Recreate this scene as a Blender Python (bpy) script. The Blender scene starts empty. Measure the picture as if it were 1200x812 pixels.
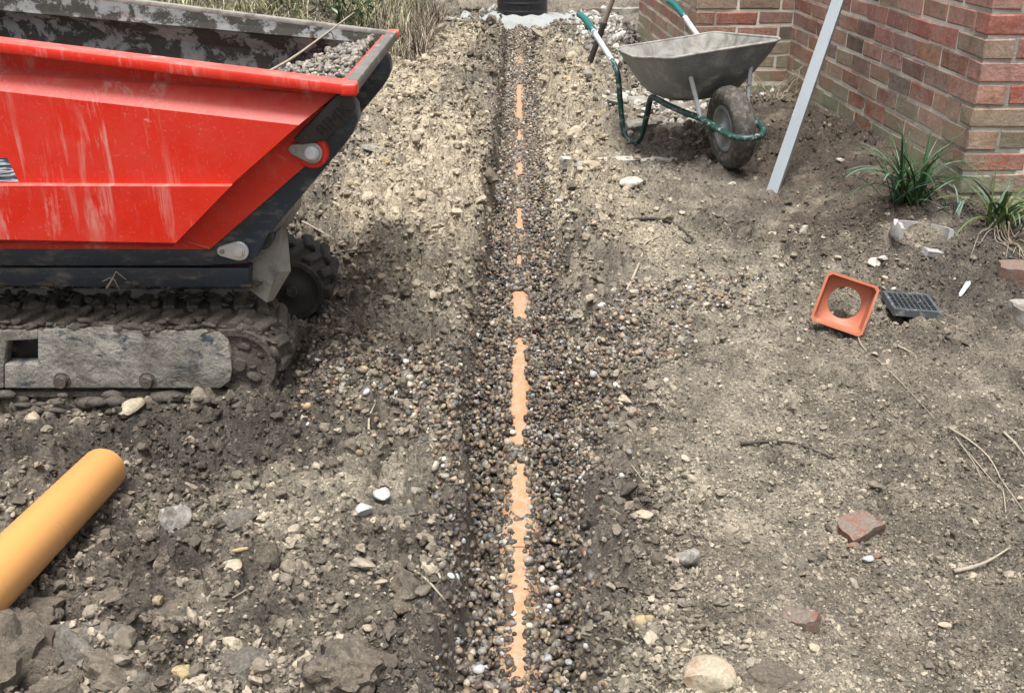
import bpy, bmesh, math, random
import numpy as np
from mathutils import Vector, Matrix, Euler, noise as mnoise

random.seed(7)
RNG = np.random.default_rng(11)
SC = bpy.context.scene
COL = SC.collection

# ------------------------------------------------------------------ camera, sky, sun, exposure
CZ, PITCH, FPX = 1.25, math.radians(24.1), 1202.0
cam_d = bpy.data.cameras.new('camera')
cam_d.sensor_width = 36.0
cam_d.lens = 36.0 * FPX / 1200.0
cam_d.clip_start, cam_d.clip_end = 0.05, 500.0
cam = bpy.data.objects.new('camera', cam_d)
COL.objects.link(cam)
cam.location = (0, 0, CZ)
cam.rotation_euler = (math.radians(90) - PITCH, 0, 0)
SC.camera = cam

SUN_EL, SUN_AZ = math.radians(74), math.radians(190)       # azimuth clockwise from +y
world = bpy.data.worlds.new('World')
SC.world = world
world.use_nodes = True
wn, wl = world.node_tree.nodes, world.node_tree.links
wn.clear()
w_out = wn.new('ShaderNodeOutputWorld')
w_bg = wn.new('ShaderNodeBackground')
w_sky = wn.new('ShaderNodeTexSky')
w_sky.sky_type = 'NISHITA'
w_sky.sun_disc = False
w_sky.sun_elevation = SUN_EL
w_sky.sun_rotation = SUN_AZ
w_sky.dust_density = 6.0
w_sky.air_density = 1.0
w_sky.ozone_density = 1.0
w_hs = wn.new('ShaderNodeHueSaturation')                    # an overcast sky has little blue left
w_hs.inputs['Saturation'].default_value = 0.22
wl.new(w_sky.outputs[0], w_hs.inputs['Color'])
wl.new(w_hs.outputs[0], w_bg.inputs['Color'])
w_bg.inputs['Strength'].default_value = 0.065
wl.new(w_bg.outputs[0], w_out.inputs['Surface'])

sun_d = bpy.data.lights.new('sun', 'SUN')
sun_d.energy = 1.5
sun_d.angle = math.radians(24)
sun_d.color = (1.0, 0.975, 0.94)
sun = bpy.data.objects.new('sun', sun_d)
COL.objects.link(sun)
sdir = Vector((math.sin(SUN_AZ) * math.cos(SUN_EL), math.cos(SUN_AZ) * math.cos(SUN_EL), math.sin(SUN_EL)))
sun.rotation_euler = sdir.to_track_quat('Z', 'Y').to_euler()
sun.location = sdir * 20

SC.view_settings.view_transform = 'Standard'
SC.view_settings.look = 'None'
SC.view_settings.exposure = 1.66
SC.view_settings.gamma = 1.0
SC.view_settings.use_curve_mapping = False
SC.cycles.use_denoising = True
SC.cycles.max_bounces = 4
SC.cycles.diffuse_bounces = 2
SC.cycles.glossy_bounces = 2
SC.cycles.use_adaptive_sampling = True
SC.cycles.adaptive_threshold = 0.015

# ------------------------------------------------------------------ measuring helpers (survey of the site)
CT, ST = math.cos(PITCH), math.sin(PITCH)


def ray(px, py):
    dx, dv = (px - 600.0) / FPX, (406.0 - py) / FPX
    return Vector((dx, CT + dv * ST, -ST + dv * CT))


def at_z(px, py, z):
    d = ray(px, py)
    return Vector((0, 0, CZ)) + d * ((z - CZ) / d.z)


def at_y(px, py, y):
    d = ray(px, py)
    return Vector((0, 0, CZ)) + d * (y / d.y)


def at_depth(px, py, zc):
    return Vector((0, 0, CZ)) + ray(px, py) * zc


def lerp(a, b, t):
    return a + (b - a) * t


def sstep(a, b, x):
    t = np.clip((x - a) / (b - a), 0, 1)
    return t * t * (3 - 2 * t)


# ------------------------------------------------------------------ numpy noise
TAB = np.random.default_rng(3).random((8, 256, 256))


def vnoise(x, y, s=0):
    x = x + 100.37; y = y + 57.19
    ix, iy = np.floor(x).astype(int), np.floor(y).astype(int)
    fx, fy = x - ix, y - iy
    fx = fx * fx * fx * (fx * (fx * 6 - 15) + 10)
    fy = fy * fy * fy * (fy * (fy * 6 - 15) + 10)
    t = TAB[s % 8]
    a, b = t[ix & 255, iy & 255], t[(ix + 1) & 255, iy & 255]
    c, d = t[ix & 255, (iy + 1) & 255], t[(ix + 1) & 255, (iy + 1) & 255]
    return (a + (b - a) * fx) + ((c + (d - c) * fx) - (a + (b - a) * fx)) * fy


def fbm(x, y, s=0, octs=4):
    v, amp, f, tot = 0, 1.0, 1.0, 0
    for i in range(octs):
        v = v + amp * (vnoise(x * f + 13.1 * i, y * f + 7.7 * i, s + i) - .5)
        tot += amp
        amp *= .5; f *= 2.03
    return v / tot * 2


def clods(x, y, size, s=0, power=2.0):
    """rounded lumps of random height, one per cell"""
    u, v = x / size, y / size
    ix, iy = np.floor(u).astype(int), np.floor(v).astype(int)
    out = np.zeros_like(u)
    for dx in (-1, 0, 1):
        for dy in (-1, 0, 1):
            cx, cy = ix + dx, iy + dy
            rx = TAB[s % 8][cx & 255, cy & 255]
            ry = TAB[(s + 1) % 8][cx & 255, cy & 255]
            rh = TAB[(s + 2) % 8][cx & 255, cy & 255]
            rr = .35 + .45 * TAB[(s + 3) % 8][cx & 255, cy & 255]
            an = TAB[(s + 4) % 8][cx & 255, cy & 255] * 6.283
            px, py = u - (cx + rx), v - (cy + ry)
            c_, s_ = np.cos(an), np.sin(an)
            d2 = ((px * c_ + py * s_) / rr) ** 2 + ((-px * s_ + py * c_) / (rr * .7)) ** 2
            h = np.sqrt(np.clip(1 - d2, 0, 1)) * rh ** power
            out = np.maximum(out, h)
    return out


# ------------------------------------------------------------------ object helpers
def link(name, me, mat=None, parent=None, world_verts=True):
    o = bpy.data.objects.new(name, me)
    COL.objects.link(o)
    if mat is not None and not me.materials:
        for m in (mat if isinstance(mat, (list, tuple)) else [mat]):
            me.materials.append(m)
    if parent is not None:
        o.parent = parent
        if world_verts and parent.type == 'EMPTY':
            o.matrix_parent_inverse = Matrix.Translation(-Vector(parent.location))
    return o


def obj(name, bm, mat=None, parent=None, smooth=False, world_verts=True):
    me = bpy.data.meshes.new(name)
    bmesh.ops.recalc_face_normals(bm, faces=bm.faces)
    bm.to_mesh(me)
    bm.free()
    if smooth:
        me.polygons.foreach_set('use_smooth', [True] * len(me.polygons))
        if smooth != 'all':
            try:
                me.set_sharp_from_angle(angle=math.radians(38))
            except Exception:
                pass
    return link(name, me, mat, parent, world_verts)


def tag(o, label=None, cat=None, group=None, kind=None):
    for k, v in (('label', label), ('category', cat), ('group', group), ('kind', kind)):
        if v:
            o[k] = v
    return o


def thing(name, label, cat, loc=(0, 0, 0), rot=(0, 0, 0), group=None):
    o = bpy.data.objects.new(name, None)
    COL.objects.link(o)
    o.location = loc
    o.rotation_euler = rot
    o.empty_display_size = .1
    o['kind'] = 'thing'
    return tag(o, label, cat, group)


def box(bm, lo, hi, mat=None):
    vs = [bm.verts.new((x, y, z)) for x in (lo[0], hi[0]) for y in (lo[1], hi[1]) for z in (lo[2], hi[2])]
    for f in ((0, 1, 3, 2), (4, 6, 7, 5), (0, 4, 5, 1), (2, 3, 7, 6), (0, 2, 6, 4), (1, 5, 7, 3)):
        bm.faces.new([vs[i] for i in f])
    if mat is not None:
        for v in vs:
            v.co = mat @ v.co
    return vs


def prism(bm, pts, y0, y1):
    """extrude an XZ outline from y0 to y1"""
    a = [bm.verts.new((p[0], y0, p[1])) for p in pts]
    b = [bm.verts.new((p[0], y1, p[1])) for p in pts]
    n = len(pts)
    bm.faces.new(a)
    bm.faces.new(b[::-1])
    for i in range(n):
        bm.faces.new((a[i], b[i], b[(i + 1) % n], a[(i + 1) % n]))


def bevel(bm, w, seg=2, ang=30):
    bmesh.ops.recalc_face_normals(bm, faces=bm.faces)
    es = [e for e in bm.edges if len(e.link_faces) == 2 and e.calc_face_angle(0) > math.radians(ang)]
    bmesh.ops.bevel(bm, geom=es, offset=w, segments=seg, affect='EDGES', profile=.5, clamp_overlap=True)


def spline(pts, per=6):
    P = [Vector(p) for p in pts]
    P = [P[0] * 2 - P[1]] + P + [P[-1] * 2 - P[-2]]
    out = []
    for i in range(1, len(P) - 2):
        p0, p1, p2, p3 = P[i - 1:i + 3]
        for k in range(per):
            t = k / per
            out.append(.5 * ((2 * p1) + (p2 - p0) * t + (2 * p0 - 5 * p1 + 4 * p2 - p3) * t * t + (3 * p1 - p0 - 3 * p2 + p3) * t ** 3))
    out.append(P[-2].copy())
    return out


def tube(bm, path, r, seg=10, closed=False, cap=True):
    rings, n = [], len(path)
    up = Vector((0, 0, 1))
    prev = None
    for i, p in enumerate(path):
        a = path[i - 1] if (i or closed) else p
        b = path[(i + 1) % n] if (i < n - 1 or closed) else p
        t = (Vector(b) - Vector(a)).normalized()
        if prev is None:
            ref = up if abs(t.z) < .9 else Vector((1, 0, 0))
            nrm = t.cross(ref).normalized()
        else:
            nrm = (prev - t * prev.dot(t)).normalized()
        prev = nrm
        bi = t.cross(nrm)
        rr = r[i] if isinstance(r, (list, tuple)) else r
        rings.append([bm.verts.new(Vector(p) + (nrm * math.cos(2 * math.pi * k / seg) + bi * math.sin(2 * math.pi * k / seg)) * rr) for k in range(seg)])
    for i in range(n if closed else n - 1):
        A, B = rings[i], rings[(i + 1) % n]
        for k in range(seg):
            bm.faces.new((A[k], A[(k + 1) % seg], B[(k + 1) % seg], B[k]))
    if cap and not closed:
        bm.faces.new(rings[0][::-1])
        bm.faces.new(rings[-1])
    return rings


def lathe(bm, prof, axis_o, axis_d, seg=32):
    """prof: (distance along axis, radius)"""
    d = Vector(axis_d).normalized()
    u = d.cross(Vector((0, 0, 1)) if abs(d.z) < .9 else Vector((1, 0, 0))).normalized()
    v = d.cross(u)
    rings = []
    for a, r in prof:
        c = Vector(axis_o) + d * a
        if r < 1e-6:
            rings.append([bm.verts.new(c)])
        else:
            rings.append([bm.verts.new(c + (u * math.cos(2 * math.pi * k / seg) + v * math.sin(2 * math.pi * k / seg)) * r) for k in range(seg)])
    for A, B in zip(rings, rings[1:]):
        for k in range(seg):
            k2 = (k + 1) % seg
            if len(A) == 1 and len(B) == 1:
                continue
            if len(A) == 1:
                bm.faces.new((A[0], B[k], B[k2]))
            elif len(B) == 1:
                bm.faces.new((A[k], B[0], A[k2]))
            else:
                bm.faces.new((A[k], B[k], B[k2], A[k2]))


def rock_bm(seed, sub=2, sx=1, sy=1, sz=1, rough=.25, facets=6):
    """angular lump: ball cut by random planes, roughened"""
    r = np.random.default_rng(seed)
    bm = bmesh.new()
    bmesh.ops.create_icosphere(bm, subdivisions=sub, radius=1.0)
    planes = [(Vector(r.normal(size=3)).normalized(), r.uniform(.55, .85)) for _ in range(facets)]
    offs = r.random(6) * 10
    for v in bm.verts:
        c = v.co.copy()
        for n, d in planes:
            k = c.dot(n)
            if k > d:
                c -= n * (k - d)
        n1 = math.sin(c.x * 3.1 + offs[0]) * math.sin(c.y * 3.7 + offs[1]) * math.sin(c.z * 2.9 + offs[2])
        n2 = math.sin(c.x * 8.1 + offs[3]) * math.sin(c.y * 7.7 + offs[4]) * math.sin(c.z * 8.9 + offs[5])
        if sub > 2:
            q = c * 1.7 + Vector((offs[0] * 3, offs[1] * 3, offs[2] * 3))
            fr = mnoise.fractal(q, .9, 2.1, 6) + .55 * (abs(mnoise.noise(q * 2.6)) - .3)
            c *= 1 + rough * (.25 * n1 + .55 * fr)
        else:
            c *= 1 + rough * (.5 * n1 + .35 * n2) + r.normal() * rough * .12
        v.co = Vector((c.x * sx, c.y * sy, c.z * sz))
    return bm


# ------------------------------------------------------------------ materials
class N:
    """tiny node-tree writer"""
    def __init__(self, name):
        self.m = bpy.data.materials.new(name)
        self.m.use_nodes = True
        self.t = self.m.node_tree
        self.t.nodes.clear()
        self.out = self.t.nodes.new('ShaderNodeOutputMaterial')
        self.b = self.t.nodes.new('ShaderNodeBsdfPrincipled')
        self.t.links.new(self.b.outputs[0], self.out.inputs[0])
        self.co = None

    def n(self, kind, **kw):
        o = self.t.nodes.new(kind)
        for k, v in kw.items():
            setattr(o, k, v)
        return o

    def l(self, a, b):
        self.t.links.new(a, b)

    def val(self, sock, v):
        if hasattr(v, 'is_linked') or hasattr(v, 'links'):
            self.l(v, sock)
        else:
            sock.default_value = v if not (isinstance(v, tuple) and len(v) == 3 and len(sock.default_value) == 4) else (*v, 1)

    def coord(self, kind='Object'):
        if self.co is None:
            self.co = self.n('ShaderNodeTexCoord')
        return self.co.outputs[kind]

    def pos(self):
        return self.n('ShaderNodeNewGeometry').outputs['Position']

    def mapping(self, vec, scale=(1, 1, 1), rot=(0, 0, 0), loc=(0, 0, 0)):
        m = self.n('ShaderNodeMapping')
        self.l(vec, m.inputs[0])
        m.inputs['Scale'].default_value = scale
        m.inputs['Rotation'].default_value = rot
        m.inputs['Location'].default_value = loc
        return m.outputs[0]

    def noise(self, vec, scale, detail=4, rough=.55, dist=0.0, out='Fac'):
        t = self.n('ShaderNodeTexNoise')
        self.l(vec, t.inputs['Vector'])
        t.inputs['Scale'].default_value = scale
        t.inputs['Detail'].default_value = detail
        t.inputs['Roughness'].default_value = rough
        t.inputs['Distortion'].default_value = dist
        return t.outputs[out]

    def voro(self, vec, scale, out='Distance', feature='F1', rnd=1.0):
        t = self.n('ShaderNodeTexVoronoi', feature=feature)
        self.l(vec, t.inputs['Vector'])
        t.inputs['Scale'].default_value = scale
        t.inputs['Randomness'].default_value = rnd
        return t.outputs[out]

    def ramp(self, fac, stops, interp='LINEAR'):
        r = self.n('ShaderNodeValToRGB')
        r.color_ramp.interpolation = interp
        e = r.color_ramp.elements
        while len(e) < len(stops):
            e.new(.5)
        for i, (p, c) in enumerate(stops):
            e[i].position = p
            c = (c, c, c) if isinstance(c, (int, float)) else c
            e[i].color = (*c, 1)
        self.l(fac, r.inputs[0])
        return r.outputs[0]

    def mix(self, fac, a, b, mode='MIX'):
        m = self.n('ShaderNodeMix', data_type='RGBA', blend_type=mode)
        self.val(m.inputs[0], fac)
        for s, v in ((m.inputs[6], a), (m.inputs[7], b)):
            self.val(s, v)
        return m.outputs[2]

    def math(self, op, a, b=0.0, clamp=False):
        m = self.n('ShaderNodeMath', operation=op, use_clamp=clamp)
        self.val(m.inputs[0], a)
        self.val(m.inputs[1], b)
        return m.outputs[0]

    def sep(self, vec, i):
        s = self.n('ShaderNodeSeparateXYZ')
        self.l(vec, s.inputs[0])
        return s.outputs[i]

    def attr(self, name, kind='GEOMETRY', out='Color'):
        a = self.n('ShaderNodeAttribute', attribute_type=kind, attribute_name=name)
        return a.outputs[out]

    def bump(self, h, strength=.5, dist=.01, chain=None):
        b = self.n('ShaderNodeBump')
        b.inputs['Strength'].default_value = strength
        b.inputs['Distance'].default_value = dist
        self.l(h, b.inputs['Height'])
        if chain is not None:
            self.l(chain, b.inputs['Normal'])
        return b.outputs[0]

    def done(self, color=None, rough=.7, normal=None, metal=0.0, spec=None, coat=None):
        if color is not None:
            self.val(self.b.inputs['Base Color'], color)
        self.val(self.b.inputs['Roughness'], rough)
        self.val(self.b.inputs['Metallic'], metal)
        if spec is not None:
            self.b.inputs['Specular IOR Level'].default_value = spec
        if coat:
            self.b.inputs['Coat Weight'].default_value = coat[0]
            self.b.inputs['Coat Roughness'].default_value = coat[1]
        if normal is not None:
            self.l(normal, self.b.inputs['Normal'])
        return self.m


def simple(name, c1, c2, scale=20, rough=.7, bumpd=.002, bscale=60, metal=0.0, grain=0.0, dirt=None, dirt_scale=9, dirt_at=(.52, .66), spec=None, kind='Object', bstr=.6):
    s = N(name)
    v = s.coord(kind)
    c = s.mix(s.noise(v, scale, 5, .6), c1, c2)
    if dirt:
        d = s.ramp(s.noise(v, dirt_scale, 6, .65, .4), [(dirt_at[0], 0.0), (dirt_at[1], 1.0)])
        c = s.mix(d, c, dirt)
        rr = s.mix(d, (rough,) * 3, (.9,) * 3)
    else:
        rr = rough
    if grain:
        c = s.mix(grain, c, s.ramp(s.noise(v, 130, 6, .8), [(.28, .25), (.5, 1.0), (.74, 1.9)]), 'MULTIPLY')
        c = s.mix(s.math('MULTIPLY', s.ramp(s.noise(v, 190, 2, .5), [(.66, 0.0), (.73, 1.0)]), grain * .6), c, (.40, .36, .29))
    nm = s.bump(s.noise(v, bscale, 7 if grain else 5, .72 if grain else .65), bstr, bumpd)
    return s.done(c, rr, nm, metal, spec)


def mat_soil():
    s = N('soil')
    v = s.pos()
    base = s.attr('soil')
    big = s.ramp(s.noise(v, 9, 5, .6), [(.25, .72), (.75, 1.3)])
    c = s.mix(1.0, base, big, 'MULTIPLY')
    fine = s.ramp(s.noise(v, 95, 6, .75), [(.3, .36), (.5, 1.0), (.72, 1.9)])
    c = s.mix(1.0, c, fine, 'MULTIPLY')
    grit = s.ramp(s.voro(v, 170, 'Color'), [(0, .7), (1, 1.35)])
    c = s.mix(.55, c, grit, 'MULTIPLY')
    sp = s.math('MULTIPLY', s.ramp(s.noise(v, 160, 2, .5), [(.66, 0.0), (.72, 1.0)]), .55)
    c = s.mix(sp, c, (.42, .38, .30))
    nm = s.bump(s.noise(v, 55, 8, .75), 1.0, .018)
    nm = s.bump(s.voro(v, 140), .5, .004, nm)
    rr = s.ramp(s.noise(v, 14, 5), [(.3, .42), (.7, .9)])
    return s.done(c, rr, nm, spec=.5)


def mat_lump(name, rough=(.45, .8), bstr=.5, bd=.002, bscale=220, contrast=(.7, 1.3), spec=.3):
    """colour comes from the piece itself (its own tint)"""
    s = N(name)
    v = s.coord('Object')
    base = s.attr('tint', 'INSTANCER')
    c = s.mix(1.0, base, s.ramp(s.noise(v, 2.2, 5, .7), [(.25, contrast[0]), (.75, contrast[1])]), 'MULTIPLY')
    nm = s.bump(s.noise(v, 3.5, 6, .7), bstr, bd)
    rr = s.ramp(s.noise(v, 1.3, 3), [(.3, rough[0]), (.7, rough[1])])
    return s.done(c, rr, nm, spec=spec)


def mat_red():
    s = N('red_paint')
    v = s.pos()
    c = s.mix(s.noise(v, 3.0, 4), (.62, .022, .007), (.53, .016, .006))
    streak = s.noise(s.mapping(v, (26, 26, 3.2)), 1.0, 6, .72, .5)
    patch = s.ramp(s.noise(v, 3.3, 3, .5), [(.42, 0.0), (.62, 1.0)])
    d = s.math('MULTIPLY', s.ramp(streak, [(.52, 0.0), (.70, .9)]), patch)
    fine = s.ramp(s.noise(v, 120, 4, .7), [(.60, 0.0), (.74, .55)])
    d = s.math('MAXIMUM', d, s.math('MULTIPLY', fine, .5))
    film = s.ramp(s.noise(v, 7, 5, .6), [(.4, .0), (.8, .08)])
    d = s.math('ADD', d, film, True)
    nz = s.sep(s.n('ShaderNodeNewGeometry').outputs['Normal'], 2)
    dust_sheen = s.math('MULTIPLY', s.ramp(nz, [(.25, 0.0), (.8, .32)]), s.ramp(s.noise(v, 22, 5, .7), [(.3, .35), (.7, 1.0)]))  # dust on upward faces, with their sky sheen painted in as paler colour
    scuff = s.math('MULTIPLY', s.ramp(s.noise(s.mapping(v, (1, 1, 1.6)), 26, 8, .78, .8), [(.60, 0.0), (.70, .7)]), s.ramp(s.noise(v, 4.1, 2, .5), [(.48, 0.0), (.60, 1.0)]))
    d = s.math('MAXIMUM', s.math('ADD', d, dust_sheen, True), scuff)
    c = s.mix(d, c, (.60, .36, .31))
    rr = s.mix(d, (.34,) * 3, (.75,) * 3)
    nm = s.bump(s.noise(v, 4, 3), .25, .02)
    nm = s.bump(s.noise(v, 60, 5, .7), .15, .002, nm)
    return s.done(c, rr, nm, spec=.38)


def mat_navy():
    s = N('navy_paint')
    v = s.pos()
    c = s.mix(s.noise(v, 8, 4), (.016, .024, .036), (.030, .043, .058))
    d = s.ramp(s.noise(v, 60, 6, .8), [(.60, 0.0), (.72, .8)])
    d2 = s.ramp(s.noise(s.mapping(v, (1, 1, 2.5)), 11, 6, .7), [(.50, 0.0), (.66, .6)])
    c = s.mix(s.math('MAXIMUM', d, d2), c, (.19, .17, .14))
    rr = s.mix(d2, (.35,) * 3, (.85,) * 3)
    return s.done(c, rr, s.bump(s.noise(v, 90, 4), .2, .002))


def mat_inside():
    s = N('muddy_steel')
    v = s.pos()
    c = s.mix(s.noise(v, 22, 8, .75), (.10, .105, .11), (.40, .40, .39))
    rd = s.ramp(s.noise(v, 5, 6, .75, .6), [(.60, 0.0), (.68, .7)])
    left = s.ramp(s.sep(v, 0), [(0.0, 1.0), (1.0, 1.0)])
    c = s.mix(s.math('MULTIPLY', rd, .5), c, (.30, .05, .04))
    mud = s.ramp(s.noise(v, 13, 8, .72, .25), [(.46, 0.0), (.51, 1.0)])
    c = s.mix(mud, c, s.mix(s.noise(v, 40, 4), (.022, .019, .016), (.07, .062, .052)))
    rr = s.mix(mud, (.42,) * 3, (.75,) * 3)
    nm = s.bump(mud, .5, .006)
    nm = s.bump(s.noise(v, 70, 5), .4, .003, nm)
    return s.done(c, rr, nm)


def mat_crust():
    s = N('dried_mud_on_steel')
    v = s.pos()
    h = s.mapping(v, (1, 1, 1.5))
    c = s.mix(s.ramp(s.noise(v, 12, 8, .66, .2), [(.3, 0.0), (.68, 1.0)]), (.105, .096, .080), (.36, .34, .30))
    steel = s.ramp(s.noise(h, 9, 7, .7, .5), [(.56, 0.0), (.63, 1.0)])
    c = s.mix(steel, c, s.mix(s.noise(v, 60, 5, .7), (.02, .03, .042), (.10, .12, .14)))
    wet = s.ramp(s.noise(h, 13, 7, .7, .3), [(.60, 0.0), (.67, .85)])
    c = s.mix(wet, c, (.07, .06, .05))
    c = s.mix(.7, c, s.ramp(s.noise(v, 140, 6, .8), [(.28, .35), (.5, 1.0), (.74, 1.6)]), 'MULTIPLY')
    nm = s.bump(s.noise(v, 14, 8, .66, .2), 1.0, .022)
    nm = s.bump(steel, -.6, .006, nm)
    return s.done(c, .85, nm, spec=.3)


def mat_brick(name, rnd):
    s = N(name)
    v = s.pos()
    r = s.n('ShaderNodeObjectInfo').outputs['Random'] if rnd == 'object' else s.n('ShaderNodeNewGeometry').outputs['Random Per Island']
    base = s.ramp(r, [(0, (.29, .080, .054)), (.16, (.34, .140, .115)), (.3, (.21, .078, .064)), (.44, (.30, .150, .10)), (.58, (.36, .175, .15)), (.72, (.21, .11, .098)), (.84, (.31, .21, .155)), (.94, (.10, .055, .052)), (1, (.31, .092, .060))])
    c = s.mix(1.0, base, s.ramp(s.noise(v, 26, 8, .78), [(.25, .45), (.75, 1.65)]), 'MULTIPLY')
    c = s.mix(s.math('MULTIPLY', s.ramp(s.noise(v, 120, 3, .6), [(.60, 0.0), (.70, 1.0)]), .6), c, (.45, .38, .32))
    # white salts, in drifts
    salt = s.math('MULTIPLY', s.ramp(s.noise(s.mapping(v, (5, 5, 4)), 1.4, 6, .7, .5), [(.43, 0.0), (.70, .75)]), s.ramp(s.noise(v, 60, 6, .75), [(.40, .05), (.62, 1.0)]))
    c = s.mix(salt, c, (.42, .365, .335))
    soot = s.ramp(s.noise(v, 18, 7, .75, .4), [(.60, 0.0), (.72, .55)])
    c = s.mix(soot, c, (.075, .062, .055))
    # green growth rising from the damp ground
    z = s.sep(v, 2)
    low = s.ramp(z, [(.22, 1.0), (.60, .0)])
    y = s.sep(v, 1)
    deep = s.ramp(s.math('DIVIDE', y, 8.0), [(.45, .25), (.72, 1.0)])
    g = s.math('MULTIPLY', s.ramp(s.math('ADD', s.noise(v, 7, 6, .7), s.math('MULTIPLY', r, .22)), [(.40, 0.0), (.62, 1.0)]), s.math('MAXIMUM', low, s.math('MULTIPLY', deep, .22)))
    x = s.sep(v, 0)
    c = s.mix(s.math('MULTIPLY', g, .8), c, s.mix(s.noise(v, 30, 4), (.17, .185, .10), (.37, .39, .29)))
    nm = s.bump(s.noise(v, 55, 8, .75), .9, .010)
    return s.done(c, .88, nm, spec=.25)


def mat_mortar():
    s = N('lime_mortar')
    v = s.pos()
    c = s.mix(s.noise(v, 30, 5, .7), (.50, .465, .40), (.78, .74, .66))
    low = s.ramp(s.sep(v, 2), [(.05, 1.0), (.45, 0.0)])
    g = s.math('MULTIPLY', s.ramp(s.noise(v, 9, 5, .7), [(.4, 0.0), (.65, .8)]), low)
    c = s.mix(g, c, (.17, .17, .10))
    c = s.mix(s.ramp(s.noise(v, 14, 5, .7), [(.62, 0.0), (.74, .7)]), c, (.09, .075, .06))
    return s.done(c, .95, s.bump(s.noise(v, 90, 6, .7), .9, .006), spec=.2)


M = {}
M['soil'] = mat_soil()
M['pebble'] = mat_lump('pebble_stone', (.25, .6), .5, .0012, contrast=(.68, 1.25))
M['crumb'] = mat_lump('soil_crumb', (.7, .95), .8, .0015, contrast=(.6, 1.35))
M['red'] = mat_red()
M['navy'] = mat_navy()
M['inside'] = mat_inside()
M['brick'] = mat_brick('brick_face', 'object')
M['brick_far'] = mat_brick('brick_face_upper', 'island')
M['mortar'] = mat_mortar()
M['rubber'] = simple('muddy_rubber', (.018, .017, .016), (.04, .037, .034), 30, .7, .004, 60, dirt=(.085, .074, .061), dirt_scale=16, dirt_at=(.50, .66), kind='Object', grain=.6)
M['mud'] = simple('wet_mud', (.050, .042, .035), (.125, .106, .086), 26, .75, .012, 60, dirt=(.21, .18, .145), dirt_scale=22, dirt_at=(.60, .74), bstr=.9, grain=.9)
M['crust'] = mat_crust()
M['plate'] = simple('dusty_plate', (.17, .165, .145), (.33, .315, .28), 24, .8, .003, 80, dirt=(.11, .10, .085), dirt_scale=14, dirt_at=(.48, .66))
M['pin'] = simple('zinc_steel', (.17, .175, .17), (.30, .30, .29), 40, .45, .001, 120, metal=.35)
M['pinbright'] = simple('bright_bolt', (.38, .42, .45), (.55, .58, .6), 60, .35, .001, 120, metal=.5)
M['dark'] = simple('black_steel', (.012, .012, .013), (.035, .032, .03), 30, .45, .002, 60, dirt=(.16, .10, .085), dirt_scale=24, dirt_at=(.60, .72))
M['worn_bar'] = simple('worn_rail', (.07, .065, .06), (.22, .20, .18), 18, .6, .003, 70, dirt=(.40, .34, .30), dirt_scale=20, dirt_at=(.58, .7))
M['black'] = simple('black_plastic', (.008, .008, .010), (.016, .016, .018), 12, .42, .001, 40, dirt=(.10, .09, .08), dirt_scale=14, dirt_at=(.62, .8))
M['orange'] = simple('orange_pvc', (.70, .36, .12), (.67, .335, .108), 4, .36, .0006, 30, dirt=(.46, .30, .16), dirt_scale=26, dirt_at=(.60, .74), kind='Object')
M['orange_dirty'] = simple('orange_pvc_soiled', (.43, .23, .12), (.37, .195, .10), 8, .5, .002, 60, dirt=(.34, .255, .175), dirt_scale=34, dirt_at=(.42, .60), grain=.4)
M['terracotta'] = simple('terracotta_pvc', (.46, .150, .080), (.40, .125, .068), 14, .5, .0008, 60, dirt=(.38, .24, .17), dirt_scale=22, dirt_at=(.55, .75))
M['grate'] = simple('grey_plastic', (.055, .065, .075), (.09, .10, .11), 30, .5, .001, 60, dirt=(.24, .235, .22), dirt_scale=40, dirt_at=(.56, .68))
M['galv'] = simple('galvanised_tray', (.12, .137, .145), (.30, .32, .33), 9, .46, .003, 30, metal=.3, grain=.5, dirt=(.40, .405, .395), dirt_scale=7, dirt_at=(.52, .66))
M['cement'] = simple('cement_smear', (.24, .235, .215), (.38, .375, .35), 18, .85, .004, 70, dirt=(.16, .15, .13), dirt_scale=11, dirt_at=(.45, .64))
M['green'] = simple('green_paint', (.008, .040, .034), (.012, .058, .050), 14, .42, .0012, 70, dirt=(.26, .28, .265), dirt_scale=38, dirt_at=(.55, .64))
M['teal'] = simple('teal_grip', (.006, .105, .095), (.010, .14, .125), 10, .32, .0006, 40, dirt=(.25, .33, .31), dirt_scale=40, dirt_at=(.62, .74))
M['worntube'] = simple('worn_tube', (.40, .43, .44), (.56, .59, .60), 18, .45, .001, 60, metal=.2, dirt=(.05, .13, .115), dirt_scale=14, dirt_at=(.55, .63))
M['tyre'] = simple('muddy_tyre', (.030, .028, .026), (.075, .066, .058), 20, .85, .006, 45, dirt=(.16, .14, .115), dirt_scale=36, dirt_at=(.48, .66), bstr=.9)
M['rimsteel'] = simple('scuffed_rim', (.10, .11, .11), (.26, .28, .28), 10, .5, .002, 40, metal=.2, dirt=(.30, .29, .26), dirt_scale=14, dirt_at=(.5, .68))
M['alu'] = simple('aluminium', (.23, .26, .28), (.29, .32, .34), 6, .5, .0004, 60, metal=.35, dirt=(.36, .36, .34), dirt_scale=18, dirt_at=(.6, .78))
M['wood'] = simple('weathered_ash', (.20, .17, .135), (.36, .31, .25), 14, .7, .001, 60)
M['iron'] = simple('dark_iron', (.03, .027, .025), (.075, .066, .06), 20, .55, .001, 60)
M['concrete'] = simple('concrete', (.23, .22, .195), (.36, .345, .31), 14, .92, .008, 70, dirt=(.15, .135, .11), dirt_scale=10, dirt_at=(.44, .62), grain=.6)
M['newcement'] = simple('fresh_cement', (.24, .26, .255), (.33, .345, .34), 8, .85, .008, 40, dirt=(.22, .20, .165), dirt_scale=5, dirt_at=(.5, .7))
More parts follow.
